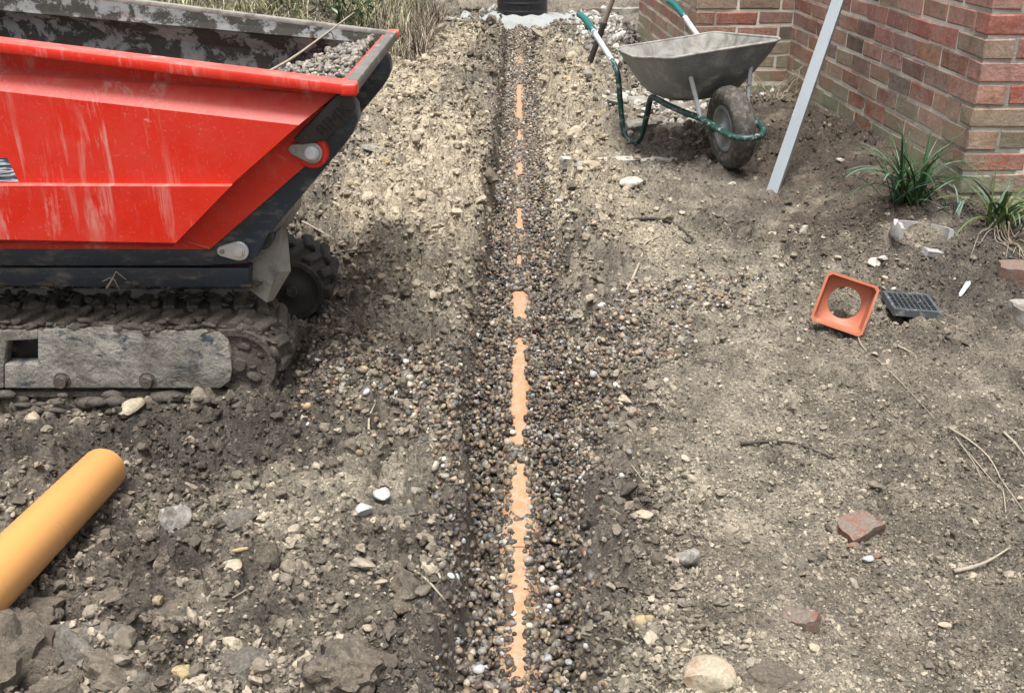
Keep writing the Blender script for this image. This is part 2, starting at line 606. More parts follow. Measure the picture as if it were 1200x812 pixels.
M['stone_grey'] = simple('grey_stone', (.17, .16, .145), (.34, .32, .285), 30, .85, .01, 40, dirt=(.11, .095, .078), dirt_scale=18, dirt_at=(.5, .66), grain=.6)
M['stone_pale'] = simple('pale_flint', (.34, .32, .275), (.50, .475, .42), 30, .8, .008, 60, dirt=(.20, .175, .14), dirt_scale=34, dirt_at=(.50, .64), grain=.6)
M['stone_blue'] = simple('blue_grey_pebble', (.31, .325, .32), (.40, .415, .405), 30, .6, .004, 40, dirt=(.24, .22, .19), dirt_scale=60, dirt_at=(.6, .72))
M['stone_yellow'] = simple('ochre_stone', (.34, .25, .125), (.47, .375, .205), 30, .9, .012, 60, dirt=(.20, .17, .125), dirt_scale=30, dirt_at=(.46, .6), grain=.6)
M['stone_rust'] = simple('rusty_stone', (.31, .265, .195), (.42, .36, .27), 30, .88, .010, 60, dirt=(.32, .165, .075), dirt_scale=16, dirt_at=(.54, .68), grain=.6)
M['fragment'] = simple('broken_brick', (.165, .075, .056), (.235, .122, .092), 30, .9, .010, 60, dirt=(.16, .136, .11), dirt_scale=28, dirt_at=(.40, .54), grain=.6)
M['clod'] = simple('clay_clod', (.085, .070, .053), (.19, .158, .122), 14, .92, .018, 28, dirt=(.075, .066, .056), dirt_scale=20, dirt_at=(.55, .7), bstr=.9, grain=.9)
M['clod_grey'] = simple('grey_clay_clod', (.095, .086, .073), (.19, .173, .147), 14, .92, .016, 28, dirt=(.10, .085, .068), dirt_scale=9, dirt_at=(.48, .62), bstr=.9, grain=.9)
M['twig'] = simple('dry_twig', (.20, .165, .125), (.40, .35, .28), 60, .85, .001, 200)
M['twig_dark'] = simple('dark_root', (.030, .024, .019), (.075, .06, .048), 60, .8, .001, 200)
M['root'] = simple('pale_root', (.25, .21, .16), (.40, .35, .28), 60, .85, .001, 200)
M['leaf'] = simple('strap_leaf', (.016, .048, .014), (.032, .082, .024), 8, .38, .0004, 90)
M['leaf_light'] = simple('yellow_green_leaf', (.07, .125, .028), (.115, .165, .045), 8, .45, .0004, 90)
M['leaf_blue'] = simple('grey_green_leaf', (.10, .17, .125), (.16, .24, .18), 8, .5, .0004, 90)
M['dead_leaf'] = simple('withered_leaf', (.30, .23, .15), (.46, .38, .27), 30, .9, .0006, 120)
M['lilac'] = simple('grey_clayware', (.27, .255, .265), (.38, .365, .365), 20, .6, .002, 50, dirt=(.22, .19, .16), dirt_scale=20, dirt_at=(.55, .7))

# ------------------------------------------------------------------ the ground
def interp(y, tab):
    return np.interp(y, [t[0] for t in tab], [t[1] for t in tab])


def trench_x(y):
    return .004 + .0064 * y


def base_z(x, y):
    z = interp(y, [(0, -.16), (1.5, -.14), (2.2, -.12), (3, -.06), (4, .02), (5, .05), (7, .07), (10, .10), (12, .12), (80, .12)])
    z = z + .17 * sstep(1.02, 1.6, x) * sstep(2.9, 3.75, y) * (1 - .45 * sstep(4.4, 6.2, y))
    d = sstep(-.42, -.66, x) * sstep(2.2, 2.5, y) * (1 - sstep(3.5, 4.3, y))
    z = z + (-.103 - z) * d
    z = z + .05 * sstep(-.14, -.3, x) * sstep(-1.0, -.7, x) * sstep(3.4, 4.2, y) * (1 - sstep(8.2, 9.2, y))
    z = z + .03 * sstep(.18, .35, x) * sstep(.75, .5, x) * sstep(3.8, 4.6, y) * (1 - sstep(8.2, 9.2, y))
    z = z - .065 * np.exp(-((x - .68) / .26) ** 2 - ((y - 5.25) / .4) ** 2)
    z = z + .07 * sstep(-.25, -.7, x) * (1 - sstep(1.65, 2.0, y))
    z = z + .42 * sstep(-.8, -1.7, x) * sstep(7.2, 8.8, y)
    return z


def trench_depth(y):
    return interp(y, [(1.0, .145), (1.9, .14), (2.4, .11), (2.9, .095), (3.5, .115), (4.2, .18), (6, .21), (8.6, .17), (9.7, .03), (10.2, .0), (60, .0)])


def trench_half(y):
    return .114 + .018 * fbm(y * 1.7, y * 0 + 3.3, 2, 3) + .02 * sstep(2.2, 2.7, y) * (1 - sstep(3.2, 3.8, y))


def gravel_level(x, y):
    return base_z(x * 0 + .05, y) - trench_depth(y) + .012 * fbm(x / .25, y / .25, 4, 2)


def roughness(x, y):
    a = .44 + .56 * sstep(.60, .1, x) + .30 * sstep(2.6, 3.4, y) * sstep(.1, .6, x)
    a = a + .35 * sstep(3.4, 4.2, y) * sstep(1.0, .5, x)
    a = a * (.75 + .5 * vnoise(x / .6, y / .6, 5))
    a = a * (1 - .5 * sstep(10, 13, y))
    a = a * (1 - .7 * np.exp(-((x - .68) / .28) ** 2 - ((y - 5.25) / .4) ** 2))
    a = a * (1 - .45 * sstep(.42, .62, vnoise(x / .42 + 4.2, y / .42, 7)) * sstep(.25, .5, x))
    near = sstep(.5, .3, np.abs(x - trench_x(y))) * .25
    return a + near


def crease(x, y, s):
    """narrow clefts between trodden plates of earth"""
    n = fbm(x, y, s, 3)
    return np.clip(1 - np.abs(n) * 4.5, 0, 1) ** 2


def height(x, y):
    x = np.asarray(x, float); y = np.asarray(y, float)
    b = base_z(x, y)
    a = roughness(x, y)
    top = b + a * (.034 * fbm(x / .55, y / .55, 1, 3) + .016 * fbm(x / .14, y / .14, 6, 3) + .055 * clods(x, y, .16, 0, 3) + .036 * clods(x + 3.3, y, .075, 2, 2) + .022 * clods(x, y + 1.7, .034, 4, 1.5) - .040 * crease(x / .13, y / .13, 2) - .024 * crease(x / .05, y / .05, 5)) + .010 * fbm(x / .05, y / .05, 3, 3)
    dx = x - trench_x(y)
    side = np.where(dx < 0, .030 + .04 * vnoise(y / .3, y * 0 + 9, 3), .06 + .07 * vnoise(y / .3, y * 0 + 4, 6) + .10 * sstep(3.8, 4.6, y))
    wob = .03 * fbm(x / .1, y / .1, 6, 3)
    t = sstep(0, 1, (np.abs(dx) + wob - trench_half(y)) / side)
    floor = gravel_level(x, y) - .012 + .006 * clods(x, y, .03, 1, 1)
    z = floor + (top - floor) * np.where(trench_depth(y) > .004, t, 1.0)
    return z


def ground_z(x, y):
    return float(height(np.array([x]), np.array([y]))[0])


def on_ground(px, py, lift=0.0):
    z = -.05
    for _ in range(12):
        p = at_z(px, py, z)
        z = .5 * z + .5 * (ground_z(p.x, p.y) + lift)
    return at_z(px, py, z)


GREY, TAN, DARK, BROWN, BEIGE = np.array([.165, .140, .109]), np.array([.41, .348, .25]), np.array([.052, .043, .034]), np.array([.070, .052, .037]), np.array([.33, .29, .22])
ZONES = []                                       # kinds of earth lying about: centre, reach, colour, how much
for px, py, rx, ry, col, k in [
    (495, 190, .36, 1.7, TAN, .95), (470, 90, .40, 1.8, TAN, .9), (530, 60, .30, 1.5, TAN, .75), (540, 260, .16, .6, TAN, .6),
    (670, 130, .30, 1.6, TAN, .75), (700, 215, .22, .5, TAN, .55), (740, 250, .22, .35, TAN, .5), (650, 75, .3, 1.5, TAN, .6),
    (420, 520, .28, .22, BEIGE, .7), (330, 560, .3, .2, BEIGE, .35), (850, 330, .35, .4, BEIGE, .45), (900, 520, .35, .35, BEIGE, .45), (760, 780, .22, .2, BEIGE, .7),
    (950, 780, .25, .2, BEIGE, .55), (860, 420, .3, .3, BEIGE, .35),
    (150, 485, .75, .2, DARK, .9), (330, 430, .12, .25, DARK, .7), (180, 610, .35, .15, DARK, .5), (80, 720, .3, .2, DARK, .5),
    (950, 180, .45, 1.0, BROWN, .85), (1010, 280, .45, .45, BROWN, .75), (1080, 250, .3, .4, BROWN, .7), (850, 270, .16, .3, DARK, .6), (1130, 330, .3, .4, DARK, .6), (640, 310, .1, .3, DARK, .4),
    (720, 560, .10, .2, DARK, .5), (500, 400, .10, .12, DARK, .3), (1100, 560, .35, .35, GREY, .4), (490, 680, .12, .25, DARK, .45),
    (880, 130, .5, .9, BROWN, .6), (500, 20, .5, .8, DARK, .5), (700, 40, .5, 1.2, GREY, .5)]:
    c = at_z(px, py, -.03 if py > 250 else .06)
    ZONES.append((c.x, c.y, rx, ry, col, k))


def soil_colour(x, y):
    c = np.tile(GREY, (len(x), 1))
    w1, w2 = fbm(x / .35, y / .35, 2, 4), fbm(x / .12, y / .12, 5, 3)
    for cx, cy, rx, ry, col, k in ZONES:
        d = np.sqrt(((x - cx) / rx) ** 2 + ((y - cy) / ry) ** 2) + .45 * w1 + .35 * w2
        m = (k * sstep(1.25, .45, d))[:, None]
        c = c * (1 - m) + col * m
    w3 = fbm(x / .045, y / .045, 1, 3)
    c = c * np.exp(.45 * w3 + .30 * w2 - .02)[:, None]
    m = (sstep(.25, .9, w2 + .5 * w1) * .45)[:, None]
    c = c * (1 - m) + BEIGE * 1.05 * m
    m = (sstep(.25, .9, -w2 - .4 * w1) * .5)[:, None]
    c = c * (1 - m) + DARK * 1.1 * m
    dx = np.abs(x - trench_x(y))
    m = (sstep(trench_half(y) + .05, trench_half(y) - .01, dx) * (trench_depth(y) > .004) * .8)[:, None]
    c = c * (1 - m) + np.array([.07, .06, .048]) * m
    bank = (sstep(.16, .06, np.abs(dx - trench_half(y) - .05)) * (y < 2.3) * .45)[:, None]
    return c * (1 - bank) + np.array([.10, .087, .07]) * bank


def build_ground():
    xs = np.concatenate([-1.55 - np.geomspace(.012, 58, 90)[::-1], np.arange(-1.55, 1.95, .0052), 1.95 + np.geomspace(.012, 58, 90)])
    ys = [-20, -12, -7, -4, -2.5, -1.5, -.8, -.3, 0, .3, .6, .8, .95, 1.05, 1.12]
    y = 1.18
    while y < 13:
        ys.append(y); y += max(.0056, .0039 * y)
    while y < 90:
        ys.append(y); y *= 1.09
    ys = np.array(ys)
    X, Y = np.meshgrid(xs, ys)
    x, y = X.ravel(), Y.ravel()
    z = height(x, y)
    nx, ny = len(xs), len(ys)
    me = bpy.data.meshes.new('ground')
    me.vertices.add(nx * ny)
    me.vertices.foreach_set('co', np.stack([x, y, z], 1).astype(np.float32).ravel())
    i = (np.arange(ny - 1)[:, None] * nx + np.arange(nx - 1)[None, :]).ravel()
    q = np.stack([i, i + 1, i + 1 + nx, i + nx], 1).astype(np.int32)
    me.loops.add(q.size)
    me.loops.foreach_set('vertex_index', q.ravel())
    me.polygons.add(len(q))
    me.polygons.foreach_set('loop_start', np.arange(0, q.size, 4, dtype=np.int32))
    me.polygons.foreach_set('loop_total', np.full(len(q), 4, dtype=np.int32))
    me.polygons.foreach_set('use_smooth', np.ones(len(q), dtype=bool))
    me.update()
    a = me.attributes.new('soil', 'FLOAT_COLOR', 'POINT')
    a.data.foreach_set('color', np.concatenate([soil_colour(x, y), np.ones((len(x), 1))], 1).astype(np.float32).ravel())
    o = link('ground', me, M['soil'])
    tag(o, 'bare churned earth with a narrow trench dug through it', None, None, 'structure')
    return o


build_ground()


# ------------------------------------------------------------------ scattered pieces (gravel, crumbs): one object each
def protos(kind, n, mat):
    out = []
    for i in range(n):
        r = np.random.default_rng(100 + i + (50 if kind == 'pebble' else 0))
        if kind == 'pebble':
            bm = rock_bm(200 + i, 2, 1, r.uniform(.65, .95), r.uniform(.5, .8), .16, 4)
            for _ in range(1):
                bmesh.ops.smooth_vert(bm, verts=bm.verts, factor=.5, use_axis_x=True, use_axis_y=True, use_axis_z=True)
        else:
            bm = rock_bm(300 + i, 2, 1, r.uniform(.55, 1), r.uniform(.35, .7), .55, 9)
        me = bpy.data.meshes.new(kind + '_shape')
        bm.to_mesh(me); bm.free()
        me.polygons.foreach_set('use_smooth', [kind == 'pebble'] * len(me.polygons))
        me.materials.append(mat)
        out.append(bpy.data.objects.new(kind + '_shape', me))
    return out


PEB = protos('pebble', 10, M['pebble'])
CRU = protos('crumb', 10, M['crumb'])


def scatter(name, pts, scale, tint, shapes, flat=.5, parent=None):
    n = len(pts)
    me = bpy.data.meshes.new(name)
    me.vertices.add(n)
    me.vertices.foreach_set('co', np.asarray(pts, np.float32).ravel())
    rot = np.stack([RNG.normal(0, flat, n), RNG.normal(0, flat, n), RNG.uniform(0, 6.28, n)], 1)
    a = me.attributes.new('turn', 'FLOAT_VECTOR', 'POINT'); a.data.foreach_set('vector', rot.astype(np.float32).ravel())
    s3 = np.repeat(np.asarray(scale)[:, None], 3, 1) * RNG.uniform(.8, 1.2, (n, 3))
    a = me.attributes.new('size', 'FLOAT_VECTOR', 'POINT'); a.data.foreach_set('vector', s3.astype(np.float32).ravel())
    a = me.attributes.new('tint', 'FLOAT_COLOR', 'POINT'); a.data.foreach_set('color', np.concatenate([np.clip(tint, 0, 1), np.ones((n, 1))], 1).astype(np.float32).ravel())
    a = me.attributes.new('pick', 'INT', 'POINT'); a.data.foreach_set('value', RNG.integers(0, len(shapes), n).astype(np.int32))
    o = link(name, me, None, parent)
    g = bpy.data.node_groups.new(name, 'GeometryNodeTree')
    g.interface.new_socket('Geometry', in_out='INPUT', socket_type='NodeSocketGeometry')
    g.interface.new_socket('Geometry', in_out='OUTPUT', socket_type='NodeSocketGeometry')
    gi, go = g.nodes.new('NodeGroupInput'), g.nodes.new('NodeGroupOutput')
    iop = g.nodes.new('GeometryNodeInstanceOnPoints')
    jn = g.nodes.new('GeometryNodeJoinGeometry')
    for p in reversed(shapes):
        oi = g.nodes.new('GeometryNodeObjectInfo')
        oi.inputs['Object'].default_value = p
        oi.inputs['As Instance'].default_value = True
        g.links.new(oi.outputs['Geometry'], jn.inputs[0])

    def na(nm, typ):
        nd = g.nodes.new('GeometryNodeInputNamedAttribute')
        nd.data_type = typ
        nd.inputs['Name'].default_value = nm
        return nd.outputs[0]
    e2r = g.nodes.new('FunctionNodeEulerToRotation')
    g.links.new(na('turn', 'FLOAT_VECTOR'), e2r.inputs[0])
    iop.inputs['Pick Instance'].default_value = True
    g.links.new(gi.outputs[0], iop.inputs['Points'])
    g.links.new(jn.outputs[0], iop.inputs['Instance'])
    g.links.new(na('pick', 'INT'), iop.inputs['Instance Index'])
    g.links.new(e2r.outputs[0], iop.inputs['Rotation'])
    g.links.new(na('size', 'FLOAT_VECTOR'), iop.inputs['Scale'])
    g.links.new(iop.outputs[0], go.inputs[0])
    md = o.modifiers.new('scatter', 'NODES')
    md.node_group = g
    return o


PAL = np.array([[.040, .034, .029], [.070, .058, .046], [.115, .094, .073], [.16, .128, .092], [.23, .178, .12], [.11, .080, .056], [.17, .122, .082], [.30, .262, .21], [.46, .43, .37], [.20, .188, .168], [.10, .098, .094], [.14, .082, .058]])
PALW = np.array([.18, .17, .15, .12, .08, .08, .05, .06, .028, .05, .07, .02]); PALW = PALW / PALW.sum()


def pebble_tint(n, bright=1.0):
    t = PAL[RNG.choice(len(PAL), n, p=PALW)]
    return np.minimum(t * .95, .30) * RNG.lognormal(0, .25, (n, 1)) * RNG.normal(1, .022, (n, 3)) * bright


# where the top of the buried pipe shows through the gravel: stretches along the trench (near row, far row, half width in px)
BARE = []
for r0, r1, w0, w1 in [(95, 130, 4, 5), (140, 152, 2, 2), (176, 192, 4, 5), (228, 250, 4, 5), (288, 297, 4, 4), (308, 318, 3, 4), (353, 386, 10, 9), (404, 426, 3, 6), (426, 470, 9, 10), (470, 516, 10, 3),
                       (531, 556, 4, 10), (556, 582, 11, 9), (590, 640, 9, 13), (640, 700, 13, 11), (700, 716, 7, 10), (716, 752, 12, 8), (760, 815, 10, 13), (815, 900, 12, 12)]:
    a, b = at_z(608, r1, -.16 if r1 > 300 else -.06), at_z(608, r0, -.16 if r0 > 300 else -.06)
    k_ = .50 if r0 > 585 else (.95 if r0 > 340 else .75)
    BARE.append((a.y, b.y, k_ * w1 * a.y * 1.12 / FPX, k_ * w0 * b.y * 1.12 / FPX))


def bare_half(y):
    w = np.zeros_like(y)
    for a, b, wa, wb in BARE:
        m = (y >= a) & (y <= b)
        w = np.where(m, wa + (wb - wa) * (y - a) / max(b - a, 1e-6), w)
    return w


PIPE_R, PIPE_UP = .055, .021


def build_gravel():
    n = 21000
    y = 1.2 + (9.9 - 1.2) * RNG.random(n) ** 1.25
    hw = trench_half(y)
    x = trench_x(y) + RNG.uniform(-1, 1, n) * (hw + .055)
    w = bare_half(y)
    dx = np.abs(x - trench_x(y))
    r = np.clip(RNG.lognormal(np.log(.0094), .26, n), .0045, .016)
    w = w * (1 + .35 * fbm(x * 0 + np.sign(x - trench_x(y)) * 5, y / .035, 3, 2))
    keep = dx > w * RNG.uniform(.7, 1.1, n) + r * .35 * (w > 0)
    extra = n // 8
    keep &= ~((dx > hw) & (RNG.random(n) < .6))
    x, y, r = x[keep], y[keep], r[keep]
    ey = 1.25 + 8.4 * RNG.random(extra) ** 1.2
    ex_ = trench_x(ey) + RNG.uniform(-.04, .04, extra)
    k2 = bare_half(ey) == 0
    x, y, r = np.concatenate([x, ex_[k2]]), np.concatenate([y, ey[k2]]), np.concatenate([r, np.clip(RNG.lognormal(np.log(.0094), .26, k2.sum()), .005, .016)])
    sy = 1.25 + 6.5 * RNG.random(2600) ** 1.3
    sx = trench_x(sy) + RNG.choice([-1, 1], 2600) * (bare_half(sy) * 1.05 + .006 + .045 * RNG.random(2600))
    x, y, r = np.concatenate([x, sx]), np.concatenate([y, sy]), np.concatenate([r, np.clip(RNG.lognormal(np.log(.0085), .28, 2600), .0045, .014)])
    dx = np.abs(x - trench_x(y))
    z = np.maximum(gravel_level(x, y), height(x, y)) + RNG.uniform(-.004, .010, len(x))
    pc = gravel_level(trench_x(y), y) + PIPE_UP - PIPE_R
    ps = pc + np.sqrt(np.clip(PIPE_R ** 2 - dx ** 2, 0, None))
    z = np.where(dx < PIPE_R, np.maximum(z, ps + r * .35), z)
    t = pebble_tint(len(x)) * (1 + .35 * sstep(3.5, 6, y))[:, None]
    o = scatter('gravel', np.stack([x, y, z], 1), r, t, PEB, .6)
    tag(o, 'dark wet rounded gravel bedding along the trench', 'gravel', None, 'stuff')
    # spill on both banks
    for nm, lab, blobs in (
        ('gravel_spill', 'gravel spilled over the bank beside the muddy crawler track', [(430, 430, .18, .15, 1500), (505, 455, .12, .22, 1100), (385, 410, .12, .10, 500), (530, 540, .05, .20, 350), (350, 470, .1, .1, 90)]),
        ('gravel_spill', 'gravel spilled on the bank to the right of the trench', [(685, 440, .11, .28, 1500), (735, 395, .16, .16, 900), (655, 360, .06, .30, 500), (800, 358, .22, .09, 420), (850, 340, .16, .06, 120), (680, 520, .06, .14, 220), (690, 300, .12, .2, 180), (660, 240, .06, .3, 120)])):
        P = []
        for px, py, rx, ry, k in blobs:
            c = at_z(px, py, -.06)
            P.append(np.stack([c.x + RNG.normal(0, rx * .6, k), c.y + RNG.normal(0, ry * .6, k)], 1))
        P = np.concatenate(P)
        P = P[np.abs(P[:, 0] - trench_x(P[:, 1])) > .10]
        P = P[~((P[:, 0] < -.62) & (P[:, 1] > 2.55))]
        r = np.clip(RNG.lognormal(np.log(.0085), .3, len(P)), .004, .0155)
        z = height(P[:, 0], P[:, 1]) + r * .35
        o = scatter(nm, np.stack([P[:, 0], P[:, 1], z], 1), r, pebble_tint(len(P), 1.25), PEB, .5)
        tag(o, lab, 'gravel', None, 'stuff')


build_gravel()


def build_crumbs():
    for nm, lab, n, ylo, yhi, pw, smed, smax in (
        ('soil_crumbs', 'fine crumbs and small clods of loose earth strewn over the ground', 225000, 1.25, 10.5, 2.1, .0042, .020),
        ('soil_grit', 'fine grit and crumbs trodden into the bare ground right of the trench', 150000, 1.3, 3.9, 1.5, .0030, .010),
        ('soil_clods', 'larger lumps of broken earth lying over the site', 5600, 1.3, 9.5, 1.8, .010, .032)):
        y = ylo + (yhi - ylo) * RNG.random(n) ** pw
        half = .75 * y + .25
        x = RNG.uniform(-1, 1, n) * np.minimum(half, 1.95)
        if nm == 'soil_grit':
            x = RNG.uniform(.16, 1.0, n) ** .9 * (.25 + .62 * y)
        rg = roughness(x, y)
        big = nm == 'soil_clods'
        keep = (RNG.random(n) < (.20 + .75 * rg if not big else np.clip(rg - .35, .015, 1))) & (np.abs(x - trench_x(y)) > trench_half(y) + (.01 if not big else .05))
        keep &= ~((y > 3.75) & (x > 1.64)) & ~((y > 6.1) & (x > 1.05))
        keep &= RNG.random(n) < .3 + .9 * vnoise(x / .22, y / .22, 3)
        x, y = x[keep], y[keep]
        r = np.clip(RNG.lognormal(np.log(smed), .55, len(x)), .002, smax) * (1 + .16 * (y - 1.5)) * (1 - .35 * sstep(.3, .6, x) * (not big))
        z = height(x, y) + r * .25
        c = soil_colour(x, y) * RNG.lognormal(.02 if big else .10, .24 if big else .42, (len(x), 1))
        k = RNG.random(len(x))
        pale = k < (.012 if not big else .006)
        c[pale] = np.array([.40, .355, .275]) * RNG.lognormal(0, .25, (pale.sum(), 1))
        dk = k > .95
        c[dk] *= .6
        c = np.minimum(c, np.array([.38, .33, .25]))
        o = scatter(nm, np.stack([x, y, z], 1), r, c, CRU, .6)
        tag(o, lab, 'soil', None, 'stuff')


build_crumbs()


# ------------------------------------------------------------------ the brick house
BC, BL, BH, BD, BJ = .0825, .2475, .0705, .11, .012          # course, brick pitch, brick height, depth, joint


def brick_meshes(n, length, tall=BH, deep=BD):
    out = []
    for i in range(n):
        r = random.Random(900 + i)
        bm = bmesh.new()
        box(bm, (-length / 2, -deep / 2, -tall / 2), (length / 2, deep / 2, tall / 2))
        bevel(bm, r.uniform(.003, .007), 1)
        for v in bm.verts:
            v.co += Vector((r.uniform(-1, 1) * .0025, r.uniform(-1, 1) * .002, r.uniform(-1, 1) * .0025))
        bmesh.ops.recalc_face_normals(bm, faces=bm.faces)
        me = bpy.data.meshes.new('brick')
        bm.to_mesh(me); bm.free()
        me.materials.append(M['brick'])
        out.append(me)
    return out


def build_house():
    Z0 = .27 - 4 * BC
    yaw = math.radians(1.4)
    O = Vector((1.69, 3.78, 0))
    # wall axes: s runs back along the side wall, f runs right along the front
    s, f = Vector((-math.sin(yaw), math.cos(yaw), 0)), Vector((math.cos(yaw), math.sin(yaw), 0))
    side_len, ret, far_len, front_len = 2.43, .565, 2.35, 2.2
    I = O + s * side_len                   # inner corner
    P = I - f * ret                        # pier corner
    house = thing('brick_house', 'weathered red brick house wall with mossy foot and projecting bay behind wheelbarrow', 'house', tuple(O))
    # mortar core, set back from the brick faces
    bm = bmesh.new()
    k = .005
    top = 2.5

    def quad(a, b, n):
        """core slab behind a face running a to b with outward normal n"""
        a, b = a - n * k, b - n * k
        i0, i1 = a - n * .2, b - n * .2
        vs = [bm.verts.new((p.x, p.y, z)) for p in (a, b, i1, i0) for z in (-.35, top)]
        for q in ((0, 1, 3, 2), (2, 3, 5, 4), (4, 5, 7, 6), (6, 7, 1, 0), (1, 7, 5, 3), (0, 2, 4, 6)):
            bm.faces.new([vs[j] for j in q])
    quad(O + s * k, O + s * (side_len + .0), -f)
    quad(O + f * k, O + f * front_len, -s)
    quad(P + f * k, I + f * .18, -s)
    quad(P + s * k, P + s * far_len, -f)
    wall = obj('wall', bm, M['mortar'], house)
    full, half = brick_meshes(7, BL - BJ), brick_meshes(4, BD)
    up = bmesh.new()
    rr = random.Random(5)
    count = [0]

    def brick(c, axis, length, z, me_list, stretch):
        rot = math.atan2(axis.y, axis.x)
        if z < .92:
            o = bpy.data.objects.new('brick', rr.choice(me_list))
            COL.objects.link(o)
            o.parent = wall
            o.location = (c.x, c.y, z)
            o.rotation_euler = (rr.gauss(0, .008), rr.gauss(0, .006), rot + rr.gauss(0, .006) + (math.pi if rr.random() < .5 else 0))
            o.location.z += rr.gauss(0, .0012)
            o.scale.x = stretch
            count[0] += 1
        else:
            mt = Matrix.Translation((c.x, c.y, z)) @ Matrix.Rotation(rot, 4, 'Z')
            box(up, (-length / 2, -BD / 2, -BH / 2), (length / 2, BD / 2, BH / 2), mt)

    def face(a, direction, n, length, odd_start, c, end_half):
        """one course along a face; the corner brick of alternate courses shows only its header end here"""
        z = Z0 + c * BC + BC / 2
        t = 0.0
        odd = (c + odd_start) % 2
        if odd:                                   # header at the corner belongs to the neighbouring face
            t = BD + BJ
        while t < length - .03:
            L = min(BL - BJ, length - t)
            ml = full
            if L < BL - BJ - .02:
                if L < .05:
                    break
            m = a + direction * (t + L / 2) - n * (BD / 2) + n * rr.gauss(0, .0012)
            brick(m, direction, L, z, ml, L / (BL - BJ))
            t += L + BJ
    ncourse = int((top - Z0) / BC)
    for c in range(ncourse):
        face(O, f, -s, front_len, 0, c, False)
        face(O, s, -f, side_len, 1, c, False)
        face(P, f, -s, ret, 0, c, False)
        face(P, s, -f, far_len, 1, c, False)
    o = obj('upper_brickwork', up, M['brick_far'], wall)
    o['kind'] = 'stuff'
    print('bricks', count[0])


build_house()


# ------------------------------------------------------------------ tracked dumper
def bolt(name, c, r, h, mat, parent, sides=6):
    bm = bmesh.new()
    lathe(bm, [(0, r * 1.35), (-.003, r * 1.35), (-.0031, r), (-h, r * .96), (-h, 0)], c, (0, 1, 0), 24 if sides > 6 else 12)
    return obj(name, bm, mat, parent, True)


def teardrop(bm, c1, r1, c2, r2, y0, y1):
    c1, c2 = Vector((c1[0], c1[1])), Vector((c2[0], c2[1]))
    d = (c2 - c1)
    a0 = math.atan2(d.y, d.x)
    k = math.acos(max(-1, min(1, (r1 - r2) / d.length)))
    pts = []
    for i in range(13):
        a = a0 + k + (2 * math.pi - 2 * k) * i / 12
        pts.append((c1.x + r1 * math.cos(a), c1.y + r1 * math.sin(a)))
    for i in range(9):
        a = a0 - k + 2 * k * i / 8
        pts.append((c2.x + r2 * math.cos(a), c2.y + r2 * math.sin(a)))
    prism(bm, pts, y0, y1)


